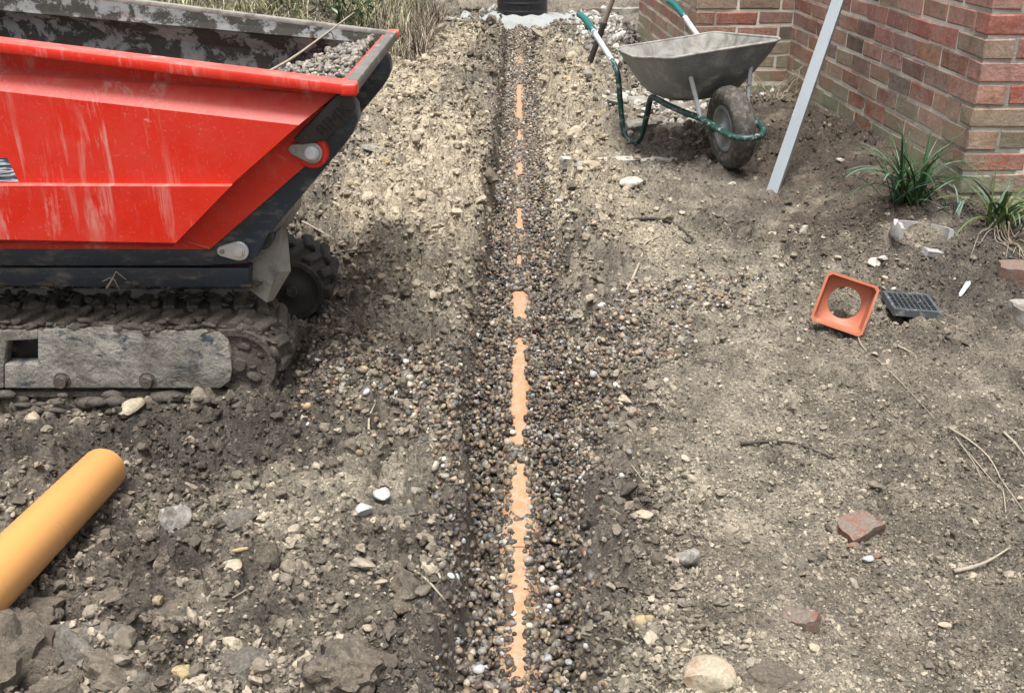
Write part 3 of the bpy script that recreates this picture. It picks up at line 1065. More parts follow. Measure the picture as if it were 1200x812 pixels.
def build_dumper():
    YC = 3.075                                        # middle of the machine
    base = Vector((-1.35, YC, -.1))
    D = thing('tracked_dumper', 'muddy red tracked mini dumper with open tipping skip of gravel', 'dumper', tuple(base))
    XL = -2.02

    def A(px, py, y):
        return at_y(px, py, y)
    # ---- skip: folded sheet sides, sloping front, floor and back
    prof = []
    for (rx, ry), (lx, ly), y in (((401, 99), (0, 51), 2.612), ((393, 112), (0, 77), 2.618), ((350, 147), (0, 107), 2.562), ((272, 216), (0, 214.5), 2.566), ((270.5, 218.5), (0, 218), 2.550), ((206, 285), (0, 281), 2.556), ((203, 289), (0, 285), 2.60)):
        R, L = A(rx, ry, y), A(lx, ly, y)
        Lx = R + (L - R) * ((R.x - XL) / (R.x - L.x))
        prof.append((R, Lx))
    mir = lambda v: Vector((v.x, 2 * YC - v.y, v.z))
    bm = bmesh.new()
    g = {}

    def V(key, co):
        g[key] = bm.verts.new(co)
        return g[key]
    n = len(prof)
    for i, (R, L) in enumerate(prof):
        V(('n', i, 'r'), R); V(('n', i, 'l'), L); V(('f', i, 'r'), mir(R)); V(('f', i, 'l'), mir(L))
    for i in range(n - 1):
        bm.faces.new((g['n', i, 'r'], g['n', i, 'l'], g['n', i + 1, 'l'], g['n', i + 1, 'r']))
        bm.faces.new((g['f', i, 'r'], g['f', i + 1, 'r'], g['f', i + 1, 'l'], g['f', i, 'l']))
        bm.faces.new((g['n', i, 'r'], g['n', i + 1, 'r'], g['f', i + 1, 'r'], g['f', i, 'r']))
        bm.faces.new((g['n', i, 'l'], g['f', i, 'l'], g['f', i + 1, 'l'], g['n', i + 1, 'l']))
    bm.faces.new((g['n', n - 1, 'r'], g['n', n - 1, 'l'], g['f', n - 1, 'l'], g['f', n - 1, 'r']))
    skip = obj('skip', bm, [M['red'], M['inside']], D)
    bpy.context.view_layer.update()
    md = skip.modifiers.new('sheet', 'SOLIDIFY')
    md.thickness = .007
    # push the second skin to the inside whichever way the sheet normals ended up
    pz = [p for p in skip.data.polygons if abs(p.normal.y) > .9 and p.center.y < YC][0]
    md.offset = -1 if pz.normal.y < 0 else 1
    md.material_offset = 1
    bv = skip.modifiers.new('soft', 'BEVEL')
    bv.width = .0025; bv.segments = 2; bv.limit_method = 'ANGLE'; bv.angle_limit = math.radians(25)
    # ---- rim: square tube right round
    rR, rL0 = A(409, 104, 2.568), A(0, 54, 2.568)
    rL = rR + (rL0 - rR) * ((rR.x - XL) / (rR.x - rL0.x))

    def bar(p, q, wy, hz, extra=0.0):
        b = bmesh.new()
        d = (q - p).normalized()
        p2, q2 = p - d * extra, q + d * extra
        side = Vector((0, 1, 0)) if abs(d.x) > .5 else Vector((1, 0, 0))
        upv = side.cross(d); upv = upv if upv.z > 0 else -upv
        vs = [b.verts.new(e + side * (sx * wy / 2) + upv * (sz * hz / 2)) for e in (p2, q2) for sx in (-1, 1) for sz in (-1, 1)]
        for fc in ((0, 1, 3, 2), (4, 6, 7, 5), (0, 4, 5, 1), (2, 3, 7, 6), (0, 2, 6, 4), (1, 5, 7, 3)):
            b.faces.new([vs[j] for j in fc])
        bevel(b, .006, 2)
        return b
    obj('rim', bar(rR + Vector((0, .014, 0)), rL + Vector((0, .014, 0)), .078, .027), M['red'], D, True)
    obj('rim', bar(mir(rR), mir(rL), .030, .022), M['plate'], D, True)
    fr = bar(rR + Vector((.001, .030, .0)), mir(rR) + Vector((.001, -.030, .0)), .034, .030)
    o = obj('rim', fr, M['worn_bar'], D, True)
    o['label'] = 'scraped dark front edge of the skip'
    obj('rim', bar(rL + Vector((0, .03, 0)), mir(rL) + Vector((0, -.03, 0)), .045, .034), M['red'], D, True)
    for p in (rR, mir(rR)):
        bm = bmesh.new()
        box(bm, (p.x - .02, p.y - .0255, p.z - .0155), (p.x + .022, p.y + .0255, p.z + .0155))
        bevel(bm, .007, 3)
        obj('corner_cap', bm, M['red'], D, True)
    # ---- red stringer recessed under the skip
    bm = bmesh.new()
    pts = [A(x, y, 2.63) for x, y in ((400, 118), (372, 182), (246, 292), (-420, 291), (-420, 276), (200, 278), (262, 212), (340, 138))]
    prism(bm, [(p.x, p.z) for p in pts], 2.63, 2.70)
    prism(bm, [(p.x, p.z) for p in pts], 2 * YC - 2.70, 2 * YC - 2.63)
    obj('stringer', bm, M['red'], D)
    # fold line of the stringer
    bm = bmesh.new()
    tube(bm, [A(207, 280, 2.629), A(245, 291, 2.629)], .004, 6)
    obj('weld_seam', bm, M['red'], D, True)
    # ---- navy lift frame
    for y0, y1 in ((2.645, 2.72), (2 * YC - 2.72, 2 * YC - 2.645)):
        bm = bmesh.new()
        pts = [A(x, y, 2.645) for x, y in ((398, 118), (410, 116), (417, 126), (419, 142), (414, 156), (404, 170), (352, 232), (312, 278), (302, 300), (288, 309), (240, 312), (-430, 312), (-430, 286), (236, 288), (360, 176))]
        prism(bm, [(p.x, p.z) for p in pts], y0, y1)
        bevel(bm, .006, 2, 50)
        obj('lift_frame', bm, M['navy'], D, True)
    # chassis rail under it
    bm = bmesh.new()
    pts = [A(x, y, 2.68) for x, y in ((292, 314), (291, 337), (-430, 334), (-430, 313))]
    prism(bm, [(p.x, p.z) for p in pts], 2.68, 2 * YC - 2.68)
    bevel(bm, .005, 2)
    obj('chassis', bm, M['navy'], D, True)
    # ---- cast stop plate with raised lettering
    bm = bmesh.new()
    pts = [A(x, y, 2.60) for x, y in ((396, 110), (406, 109), (414, 116), (417, 128), (414, 134), (383, 164), (353, 171), (343, 164))]
    prism(bm, [(p.x, p.z) for p in pts], 2.60, 2.64)
    bevel(bm, .005, 2, 40)
    sp = obj('stop_plate', bm, M['dark'], D, True)
    cu = bpy.data.curves.new('lettering', 'FONT')
    cu.body = 'BIMK'
    cu.size = .046; cu.extrude = .003; cu.space_character = 1.05
    cu.align_x = 'CENTER'; cu.align_y = 'CENTER'
    tmp = bpy.data.objects.new('lettering', cu)
    COL.objects.link(tmp)
    dg = bpy.context.evaluated_depsgraph_get()
    me = bpy.data.meshes.new_from_object(tmp.evaluated_get(dg))
    bpy.data.objects.remove(tmp)
    c = A(390, 142, 2.598)
    ang = math.atan2(A(405, 127, 2.6).z - A(374, 156, 2.6).z, A(405, 127, 2.6).x - A(374, 156, 2.6).x)
    me.transform(Matrix.Translation(c) @ Matrix.Rotation(-ang, 4, 'Y') @ Matrix.Rotation(math.radians(90), 4, 'X'))
    me.materials.clear()
    link('lettering', me, M['black'], sp)
    # ---- pivots with link plates
    hub = A(366, 179, 2.62)
    bm = bmesh.new()
    lathe(bm, [(.03, .0), (.03, .041), (-.002, .041), (-.006, .037), (-.006, 0)], hub, (0, 1, 0), 32)
    obj('pivot_boss', bm, M['red'], D, True)
    bm = bmesh.new()
    c1, c2 = A(366, 179, 2.612), A(345, 175, 2.612)
    teardrop(bm, (c1.x, c1.z), .027, (c2.x, c2.z), .0135, 2.604, 2.613)
    bevel(bm, .0015, 1, 50)
    lp = obj('link_plate', bm, M['pin'], D, True)
    bolt('bolt', c1 + Vector((0, -.008, 0)), .0135, .008, M['pinbright'], lp, 20)
    bolt('bolt', c2 + Vector((0, -.008, 0)), .0052, .005, M['pin'], lp)
    c1, c2 = A(280, 294, 2.636), A(261, 294, 2.636)
    bm = bmesh.new()
    teardrop(bm, (c1.x, c1.z), .027, (c2.x, c2.z), .0145, 2.630, 2.6395)
    bevel(bm, .0015, 1, 50)
    lp = obj('link_plate', bm, M['pinbright'], D, True)
    bolt('bolt', c1 + Vector((0, -.006, 0)), .0125, .007, M['pinbright'], lp, 20)
    bolt('bolt', c2 + Vector((0, -.006, 0)), .005, .005, M['pin'], lp)
    # pin tube at the lower pivot
    bm = bmesh.new()
    lathe(bm, [(-.01, .0), (-.01, .034), (.30, .034), (.30, 0)], A(306, 278, 2.70), (0, 1, 0), 20)
    obj('pivot_tube', bm, M['navy'], D, True)
    # ---- dusty bent guard plate in front of the far crawler
    bm = bmesh.new()
    y0 = 2.735
    q = [A(x, y, y0) for x, y in ((290, 308), (328, 266), (321, 344), (311, 353), (290, 336))]
    q2 = [A(334, 270, y0 + .03), A(339, 316, y0 + .03), A(318, 350, y0 + .03)]
    vs = [bm.verts.new(p) for p in (q[0], q[1], q2[0], q2[1], q2[2], q[3], q[4])]
    mid = bm.verts.new(A(322, 318, y0 - .004))
    for i in range(7):
        bm.faces.new((vs[i], vs[(i + 1) % 7], mid))
    o = obj('guard_plate', bm, M['plate'], D)
    m2 = o.modifiers.new('sheet', 'SOLIDIFY'); m2.thickness = .008
    # ---- decal
    bm = bmesh.new()
    pts = [A(x, y, 2.5655) for x, y in ((-60, 150), (-30, 158), (0, 171), (8, 184), (15, 198), (22, 213), (-60, 213))]
    f_ = bm.faces.new([bm.verts.new(p) for p in pts])
    ex = bmesh.ops.extrude_face_region(bm, geom=[f_])
    for v in [e for e in ex['geom'] if isinstance(e, bmesh.types.BMVert)]:
        v.co.y -= .0012
    s = N('decal_print')
    v = s.pos()
    st = s.noise(s.mapping(v, (7, 1, 60)), 1.2, 4, .6, .6)
    s.done(s.ramp(st, [(.40, (.02, .025, .035)), (.5, (.10, .14, .19)), (.56, (.62, .66, .70)), (.62, (.04, .05, .07))]), .35)
    obj('decal', bm, s.m, D)
    # ---- engine cover behind the skip (mostly out of the picture)
    bm = bmesh.new()
    box(bm, (-2.85, YC - .36, .18), (-2.12, YC + .36, .92))
    bevel(bm, .03, 3)
    obj('engine_cover', bm, M['red'], D, True)

    # ---- crawlers
    RO, TW = .117, .25
    XR, XE = -.655, -2.75
    zc = -.1 + RO
    cR, cL = XR - RO, XE + RO
    run = cR - cL

    def loop(s_, r=RO):
        """point and outward normal at arc length s_ (measured at the belt)"""
        tot = 2 * run + 2 * math.pi * RO
        s_ = s_ % tot
        if s_ < run:
            return (cL + s_, zc + r), (0, 1)
        s_ -= run
        if s_ < math.pi * RO:
            a = math.pi / 2 - s_ / RO
            return (cR + r * math.cos(a), zc + r * math.sin(a)), (math.cos(a), math.sin(a))
        s_ -= math.pi * RO
        if s_ < run:
            return (cR - s_, zc - r), (0, -1)
        s_ -= run
        a = -math.pi / 2 - s_ / RO
        return (cL + r * math.cos(a), zc + r * math.sin(a)), (math.cos(a), math.sin(a))
    tot = 2 * run + 2 * math.pi * RO

    def crawler(y0, near, shift=0.0):
        bm = bmesh.new()
        K = 170
        rings = []
        for k in range(K):
            (ax, az), nn = loop(tot * k / K, RO - .018)
            ax += shift
            ring = []
            for dy, dr in ((0, -.012), (0, .004), (.02, .009), (TW * .5, .010), (TW - .02, .009), (TW, .004), (TW, -.012)):
                ring.append(bm.verts.new((ax + nn[0] * dr, y0 + dy, az + nn[1] * dr)))
            rings.append(ring)
        for k in range(K):
            a, b = rings[k], rings[(k + 1) % K]
            for j in range(7):
                bm.faces.new((a[j], a[(j + 1) % 7], b[(j + 1) % 7], b[j]))
        tr = obj('track', bm, M['mud'] if near else M['rubber'], D, True)
        lug_me = []
        for flip in (0, 1):
            b = bmesh.new()
            w = .104
            for iy, (yy, sh) in enumerate(((0, 0.0), (w * .5, .012), (w, .022))):
                pass
            sec = []
            for yy, sh in ((0, 0.0), (w * .5, .010), (w, .026)):
                yy2 = yy if not flip else -yy
                sec.append([b.verts.new((sh - .022, yy2, -.004)), b.verts.new((sh - .015, yy2, .017)), b.verts.new((sh + .013, yy2, .017)), b.verts.new((sh + .020, yy2, -.004))])
            for p, q_ in zip(sec, sec[1:]):
                for j in range(4):
                    b.faces.new((p[j], p[(j + 1) % 4], q_[(j + 1) % 4], q_[j]))
            b.faces.new(sec[0][::-1]); b.faces.new(sec[-1])
            bevel(b, .004, 1, 40)
            me_ = bpy.data.meshes.new('lug'); b.to_mesh(me_); b.free()
            me_.materials.append(M['mud'] if near else M['rubber'])
            lug_me.append(me_)
        NL = int(tot / .068)
        for k in range(NL):
            for row in (0, 1):
                s_ = tot * (k + .5 * row) / NL
                (ax, az), nn = loop(s_, RO - .010)
                ax += shift
                if ax < -1.55 and not (near and az > zc):
                    continue
                l = bpy.data.objects.new('lug', lug_me[row])
                COL.objects.link(l)
                l.parent = tr
                l.location = (ax, y0 + (.012 if row == 0 else TW - .012), az)
                tdir = Vector((nn[1], 0, -nn[0]))
                l.matrix_local = Matrix(((tdir.x, 0, nn[0], ax), (0, 1, 0, l.location.y), (tdir.z, 0, nn[1], az), (0, 0, 0, 1)))
        # idler wheel
        for xx in (cR + shift,):
            bm = bmesh.new()
            ro = RO - .034
            lathe(bm, [(.004, 0), (.004, ro * .35), (.010, ro * .5), (.012, ro * .8), (.006, ro * 1.06), (TW - .02, ro), (TW - .045, ro * .8), (TW - .045, 0)], (xx, y0, zc), (0, 1, 0), 32)
            idl = obj('idler_wheel', bm, M['mud'] if near else M['iron'], D, True)
            bm = bmesh.new()
            lathe(bm, [(-.008, 0), (-.008, .018), (.05, .024), (.05, 0)], (xx, y0 + .0, zc), (0, 1, 0), 16)
            obj('hub', bm, M['mud'], idl, True)
        # mud caked on the belt
        bm = bmesh.new()
        r = np.random.default_rng(31 if near else 32)
        for k in range(420 if near else 40):
            s_ = r.uniform(run * .38, run + math.pi * RO + .15)
            on_edge = r.random() < .3
            (ax, az), nn = loop(s_, RO + r.uniform(-.016, .004))
            sz = r.uniform(.006, .017) if r.random() < .88 else r.uniform(.017, .028)
            yy = y0 + (r.uniform(.0, TW) if not on_edge else r.uniform(TW - .06, TW + .02))
            if near and k % 9 == 0:                       # packed into the end wheel
                an = r.uniform(0, 6.28); rd = (RO - .02) * r.random() ** .5
                ax, az, yy, nn = cR + rd * math.cos(an), zc + rd * math.sin(an), y0 + r.uniform(.014, .03), (0, 1)
            t = rock_bm(1000 + k, 2, r.uniform(.8, 1.5), r.uniform(.7, 1.2), r.uniform(.45, .8), .5, 5)
            rot = Euler(r.uniform(-.5, .5, 3) + np.array([0, math.atan2(nn[0], nn[1]), 0])).to_matrix()
            ve = {}
            for v_ in t.verts:
                p = rot @ (v_.co * sz)
                ve[v_.index] = bm.verts.new((ax + p.x, yy + p.y, az + p.z))
            t.verts.index_update()
            for f2 in t.faces:
                bm.faces.new([ve[v_.index] for v_ in f2.verts])
            t.free()
        o = obj('caked_mud', bm, M['mud'], tr, 'all')
        o['kind'] = 'stuff'
        return tr
    crawler(2.632, True)
    crawler(2 * YC - 2.632 - TW - .06, False, .035)
    # ---- side frame of the near crawler: plate with a square hole
    yp = 2.622
    def P(px, py):
        p = A(px, py, yp); return (p.x, p.z)
    bm = bmesh.new()
    outl = [(5, 455), (5, 427), (44, 427), (44, 397), (44, 387), (120, 384), (196, 388), (240, 387), (256, 390), (265, 398), (270, 415), (272, 434), (269, 447), (258, 455)]
    prism(bm, [P(*p) for p in outl], yp, yp + .05)
    prism(bm, [P(*p) for p in [(44, 387), (44, 398), (8, 400), (4, 430), (4, 455), (-700, 455), (-700, 386)]], yp + .0005, yp + .05)
    bevel(bm, .004, 2, 50)
    sf = obj('side_frame', bm, M['crust'], D, True)
    bm = bmesh.new()
    prism(bm, [P(*p) for p in [(-720, 398), (262, 398), (262, 446), (-720, 446)]], yp + .06, yp + .20)
    obj('frame_core', bm, M['dark'], sf)
    for px in (73, 173):
        p = A(px, 445, yp)
        b = bolt('roller_bolt', p, .018, .022, M['mud'], D)
    # mud crust along the top of the frame and heaped under it
    bm = bmesh.new()
    r = np.random.default_rng(77)
    for k in range(150):
        if k < 60:
            px, py, yy, sz = r.uniform(-40, 250), r.normal(384, 4), yp + .01, r.uniform(.008, .02)
        elif k < 120:
            px, py, yy, sz = r.uniform(-40, 330), r.normal(474, 5), yp - .01 + r.uniform(-.04, .05), r.uniform(.012, .034)
        else:
            px, py, yy, sz = r.uniform(150, 330), r.uniform(462, 480), yp + r.uniform(-.05, .03), r.uniform(.01, .02)
        c = A(px, py, yy)
        t = rock_bm(2000 + k, 1, r.uniform(1, 1.9), .8, r.uniform(.4, .7), .5, 5)
        t.verts.index_update()
        ve = [bm.verts.new(c + v_.co * sz) for v_ in t.verts]
        for f2 in t.faces:
            bm.faces.new([ve[v_.index] for v_ in f2.verts])
        t.free()
    o = obj('caked_mud', bm, M['mud'], sf, 'all')
    o['kind'] = 'stuff'
    # mud along the chassis ledge
    bm = bmesh.new()
    for k in range(90):
        c = A(r.uniform(-40, 300), r.normal(331, 2.5), 2.70 + r.uniform(-.02, .1))
        sz = r.uniform(.008, .02)
        t = rock_bm(2300 + k, 1, r.uniform(1, 2), 1, r.uniform(.4, .8), .5, 5)
        t.verts.index_update()
        ve = [bm.verts.new(c + v_.co * sz) for v_ in t.verts]
        for f2 in t.faces:
            bm.faces.new([ve[v_.index] for v_ in f2.verts])
        t.free()
    o = obj('caked_mud', bm, M['mud'], D, 'all')
    o['kind'] = 'stuff'
    # ---- load of gravel in the skip
    n_ = 3600
    zr = rR.z
    x = -.46 - .62 * RNG.random(n_) ** 1.5
    y = RNG.uniform(2.64, 2 * YC - 2.63, n_)
    hgt = zr + .0 - .36 * (-.46 - x) ** 1.1 + .025 * fbm(x / .12, y / .12, 2, 3) - .06 * sstep(3.1, 2.64, y)
    z = hgt - RNG.random(n_) * .03
    o = scatter('gravel_load', np.stack([x, y, z], 1), np.clip(RNG.lognormal(np.log(.0105), .25, n_), .006, .017), pebble_tint(n_, 1.0) * .55 + np.array([.20, .185, .16]) * RNG.lognormal(0, .3, (n_, 1)) * .75, PEB, .7)
    tag(o, 'heap of grey gravel at the tipping end of the red skip', 'gravel', None, 'stuff')


build_dumper()


# ------------------------------------------------------------------ drain pipe lying in the trench
def build_trench_pipe():
    ys = np.arange(.9, 9.95, .06)
    zs = gravel_level(trench_x(ys), ys) + PIPE_UP - PIPE_R
    k = np.ones(15) / 15
    zp = np.convolve(np.pad(zs, 7, 'edge'), k, 'valid')
    zp = zp - .002
    bm = bmesh.new()
    path = [Vector((trench_x(y), y, z)) for y, z in zip(ys, zp)]
    t = thing('drain_pipe', 'orange drain pipe showing through the gravel along the trench', 'pipe', tuple(path[0]))
    tube(bm, path, PIPE_R, 24)
    obj('barrel', bm, M['orange_dirty'], t, 'all')
    for yy in (2.12, 5.2, 8.2):                      # push-fit sockets, a little fatter than the barrel
        i = int(np.argmin(abs(ys - yy)))
        bm = bmesh.new()
        tube(bm, [path[i], path[i + 1], path[i + 2]], PIPE_R + .0045, 24)
        obj('socket', bm, M['orange_dirty'], t, True)


build_trench_pipe()


# ------------------------------------------------------------------ loose pipe lying in from the left
def build_loose_pipe():
    tip, mid = at_depth(121, 550, 2.50), at_depth(0, 672, 1.96)
    d = (mid - tip).normalized()
    bm = bmesh.new()
    Lp = 1.75
    ro, ri = .055, .0518
    lathe(bm, [(.0, ri), (.0, ro - .001), (.0025, ro), (Lp, ro), (Lp, ri), (.0, ri)], tip, d, 64)
    bmesh.ops.remove_doubles(bm, verts=bm.verts, dist=1e-6)
    o = obj('plastic_pipe', bm, M['orange'], None, True)
    tag(o, 'clean orange plastic pipe poking in over dark earth at the left', 'pipe')


build_loose_pipe()


# ------------------------------------------------------------------ wheelbarrow
def build_barrow():
    W = thing('wheelbarrow', 'galvanised wheelbarrow with green tube frame leaning beside the brick bay', 'wheelbarrow', (1.028, 4.728, .062), (0, 0, 0))
    W.rotation_mode = 'XYZ'
    W.matrix_world = Matrix.Translation((1.028, 4.728, .064)) @ Matrix.Rotation(-1.337, 4, 'Z') @ Matrix.Rotation(-.026, 4, 'Y') @ Matrix.Rotation(.11, 4, 'X') @ Matrix.Scale(.893, 4)
    loc = dict(parent=W, world_verts=False)
    # tray: rounded rim down to a rounded floor
    NS = 56

    def ringpts(xc, hx, hwb, hwf, zb, zf, pw, dent):
        out = []
        for k in range(NS):
            a = 2 * math.pi * k / NS
            c, s_ = math.cos(a), math.sin(a)
            e = 2 / pw
            x = xc + hx * math.copysign(abs(c) ** e, c)
            t = (x - (xc - hx)) / (2 * hx)
            hw = hwb + (hwf - hwb) * t
            y = hw * math.copysign(abs(s_) ** e, s_)
            z = zb + (zf - zb) * t + dent * (.5 * math.sin(3 * a + .6) + .5 * math.sin(5 * a + 2.0))
            if dent and s_ < 0:
                z -= .022 * math.exp(-((t - .55) / .22) ** 2)
            out.append((x, y, z))
        return out
    levels = [(-.452, .455, .335, .345, .542, .592, 5.2, .004), (-.452, .450, .329, .339, .534, .583, 5.0, .004), (-.462, .432, .315, .318, .50, .53, 4.6, .0), (-.490, .375, .275, .265, .42, .43, 4.0, 0),
              (-.515, .315, .235, .215, .345, .345, 3.4, 0), (-.525, .275, .205, .185, .312, .31, 3.0, 0), (-.53, .20, .15, .135, .302, .30, 2.6, 0)]
    bm = bmesh.new()
    rings = [[bm.verts.new(p) for p in ringpts(*lv)] for lv in levels]
    for A_, B_ in zip(rings, rings[1:]):
        for k in range(NS):
            bm.faces.new((A_[k], A_[(k + 1) % NS], B_[(k + 1) % NS], B_[k]))
    cc = bm.verts.new((-.53, 0, .300))
    for k in range(NS):
        bm.faces.new((rings[-1][k], rings[-1][(k + 1) % NS], cc))
    bmesh.ops.recalc_face_normals(bm, faces=bm.faces)
    tray = obj('tray', bm, [M['galv'], M['cement']], smooth='all', **loc)
    md = tray.modifiers.new('sheet', 'SOLIDIFY')
    md.thickness = .004
    md.material_offset = 1
    up_ = [p for p in tray.data.polygons if abs(p.normal.z) > .95][0]
    md.offset = 1 if up_.normal.z > 0 else -1
    bm = bmesh.new()
    pr = [Vector(p) + Vector((0, 0, .001)) for p in ringpts(*levels[0])]
    tube(bm, pr, .0075, 8, closed=True)
    obj('rolled_rim', bm, M['cement'], tray, 'all', world_verts=False)
    # frame: handle, leg and wheel loop bent from one tube on each side
    for s_ in (-1, 1):
        side = [(-1.36, .298, .625), (-1.25, .296, .575), (-1.05, .292, .485), (-.93, .29, .42), (-.90, .290, .36), (-.89, .292, .22), (-.875, .290, .08), (-.845, .28, .02), (-.80, .262, .005), (-.755, .240, .02), (-.72, .222, .08), (-.67, .205, .20), (-.62, .200, .282),
                (-.56, .198, .292), (-.40, .185, .278), (-.22, .158, .262), (-.08, .128, .25), (.10, .105, .222), (.20, .086, .204), (.255, .045, .198), (.268, 0, .197)]
        pth = spline([(x, y * s_, z) for x, y, z in side], 5)
        bm = bmesh.new()
        tube(bm, pth, .0165, 12)
        obj('frame_tube', bm, M['green'], smooth='all', **loc)
        # bare worn stretch below the grip
        bm = bmesh.new()
        tube(bm, spline([(-1.37, .298 * s_, .63), (-1.25, .296 * s_, .5755), (-1.05, .292 * s_, .4855), (-.95, .290 * s_, .433)], 6), .0172, 12)
        obj('worn_sleeve', bm, M['worntube'], smooth='all', **loc)
        bm = bmesh.new()
        tube(bm, spline([(-1.575, .30 * s_, .675), (-1.50, .30 * s_, .668), (-1.43, .299 * s_, .65), (-1.30, .297 * s_, .60)], 6), [.017, .019] + [.0195] * 16 + [.018], 12)
        obj('grip', bm, M['teal'], smooth='all', **loc)
        bm = bmesh.new()
        tube(bm, spline([(-.08, .130 * s_, .245), (-.09, .142 * s_, .33), (-.105, .172 * s_, .50)], 5), .0125, 10)
        st_ = obj('strut', bm, M['worntube'], smooth='all', **loc)
        bm = bmesh.new()
        lathe(bm, [(0, 0), (0, .016), (.016, .016), (.016, 0)], (-.107, .165 * s_, .507), (0, s_, 0), 8)
        obj('bolt', bm, M['pin'], st_, True, world_verts=False)
    # wheel
    RW, rt = .210, .058
    bm = bmesh.new()
    prof = [(.040, .118), (.050, .135), (.056, .158), (.054, .182), (.042, .200), (.022, .209), (0, .211), (-.022, .209), (-.042, .200), (-.054, .182), (-.056, .158), (-.050, .135), (-.040, .118)]
    lathe(bm, prof, (0, 0, RW - .012), (0, 1, 0), 56)
    r = random.Random(3)
    for v in bm.verts:
        n = math.sin(v.co.x * 70 + v.co.y * 40) * math.sin(v.co.z * 63 - v.co.y * 55)
        d = Vector((v.co.x, 0, v.co.z - RW + .012)).normalized()
        v.co += d * (.003 * n + r.uniform(-.0015, .0015))
    wheel = obj('wheel', bm, M['tyre'], smooth='all', **loc)
    for q in (-1, 1):
        bm = bmesh.new()
        lathe(bm, [(.040 * q, .121), (.047 * q, .116), (.046 * q, .104), (.032 * q, .092), (.026 * q, .070), (.030 * q, .045), (.040 * q, .034), (.052 * q, .026), (.058 * q, .020), (.058 * q, 0)], (0, 0, RW - .012), (0, 1, 0), 40)
        obj('rim', bm, M['rimsteel'], wheel, True, world_verts=False)
    bm = bmesh.new()
    tube(bm, [Vector((0, -.135, RW - .012)), Vector((0, .135, RW - .012))], .009, 10)
    obj('axle', bm, M['iron'], smooth='all', **loc)
    for s_ in (-1, 1):
        bm = bmesh.new()
        box(bm, (-.03, .118 * s_ - .004, RW - .035), (.03, .118 * s_ + .004, .245))
        bevel(bm, .004, 1)
        obj('axle_bracket', bm, M['green'], smooth=True, **loc)


build_barrow()


# ------------------------------------------------------------------ straight edge leaning on the wall
def build_straightedge():
    a = on_ground(904, 224)
    a.z -= .01
    top = Vector((1.648, 4.93, 1.47))
    d = (top - a).normalized()
    L = (top - a).length + .35
    w = Vector((.80, -.60, 0)); w = (w - d * w.dot(d)).normalized()        # width
    n = d.cross(w)
    if n.y > 0:
        n = -n
    bm = bmesh.new()
    # shallow channel: web towards the viewer, two lips behind
    W2, T, LIP = .026, .003, .022
    sec = [(-W2, 0), (W2, 0), (W2, LIP), (W2 - T, LIP), (W2 - T, T), (-W2 + T, T), (-W2 + T, LIP), (-W2, LIP)]
    ra = [bm.verts.new(a + w * x - n * y) for x, y in sec]
    rb = [bm.verts.new(a + d * L + w * x - n * y) for x, y in sec]
    for k in range(8):
        bm.faces.new((ra[k], ra[(k + 1) % 8], rb[(k + 1) % 8], rb[k]))
    bm.faces.new(ra[::-1]); bm.faces.new(rb)
    bevel(bm, .0009, 1, 50)
    o = obj('aluminium_channel', bm, M['alu'])
    tag(o, 'long pale aluminium channel leaning up against the side brick wall', 'metal bar')


build_straightedge()


# ------------------------------------------------------------------ spade stuck in the ground behind the barrow
def build_spade():
    foot = on_ground(691, 74)
    up_ = at_y(717, 2, foot.y - .12)
    d = (up_ - foot).normalized()
    S = thing('spade', 'spade with weathered wooden shaft stuck in rubble behind the wheelbarrow', 'spade', tuple(foot))
    bm = bmesh.new()
    tube(bm, [foot + d * .30, foot + d * .55, foot + d * .80], .019, 12)
    sh = obj('shaft', bm, M['wood'], S, True)
    bm = bmesh.new()
    tube(bm, [foot - d * .05, foot + d * .1, foot + d * .31], [.022, .021, .0215], 12)
    obj('socket', bm, M['iron'], S, True)
    side = d.cross(Vector((0, 1, 0))).normalized()
    nrm = side.cross(d)
    bm = bmesh.new()
    box(bm, (-.085, -.003, -.27), (.085, .003, -.02), Matrix.Translation(foot) @ Matrix((side, nrm, d)).transposed().to_4x4())
    obj('blade', bm, M['iron'], S)
    bm = bmesh.new()
    t = foot + d * .80
    tube(bm, spline([t - d * .01, t + d * .03 + side * .035, t + d * .09 + side * .06, t + d * .115, t + d * .09 - side * .06, t + d * .03 - side * .035, t - d * .01], 4), .013, 8)
    obj('handle', bm, M['wood'], S, True)


build_spade()


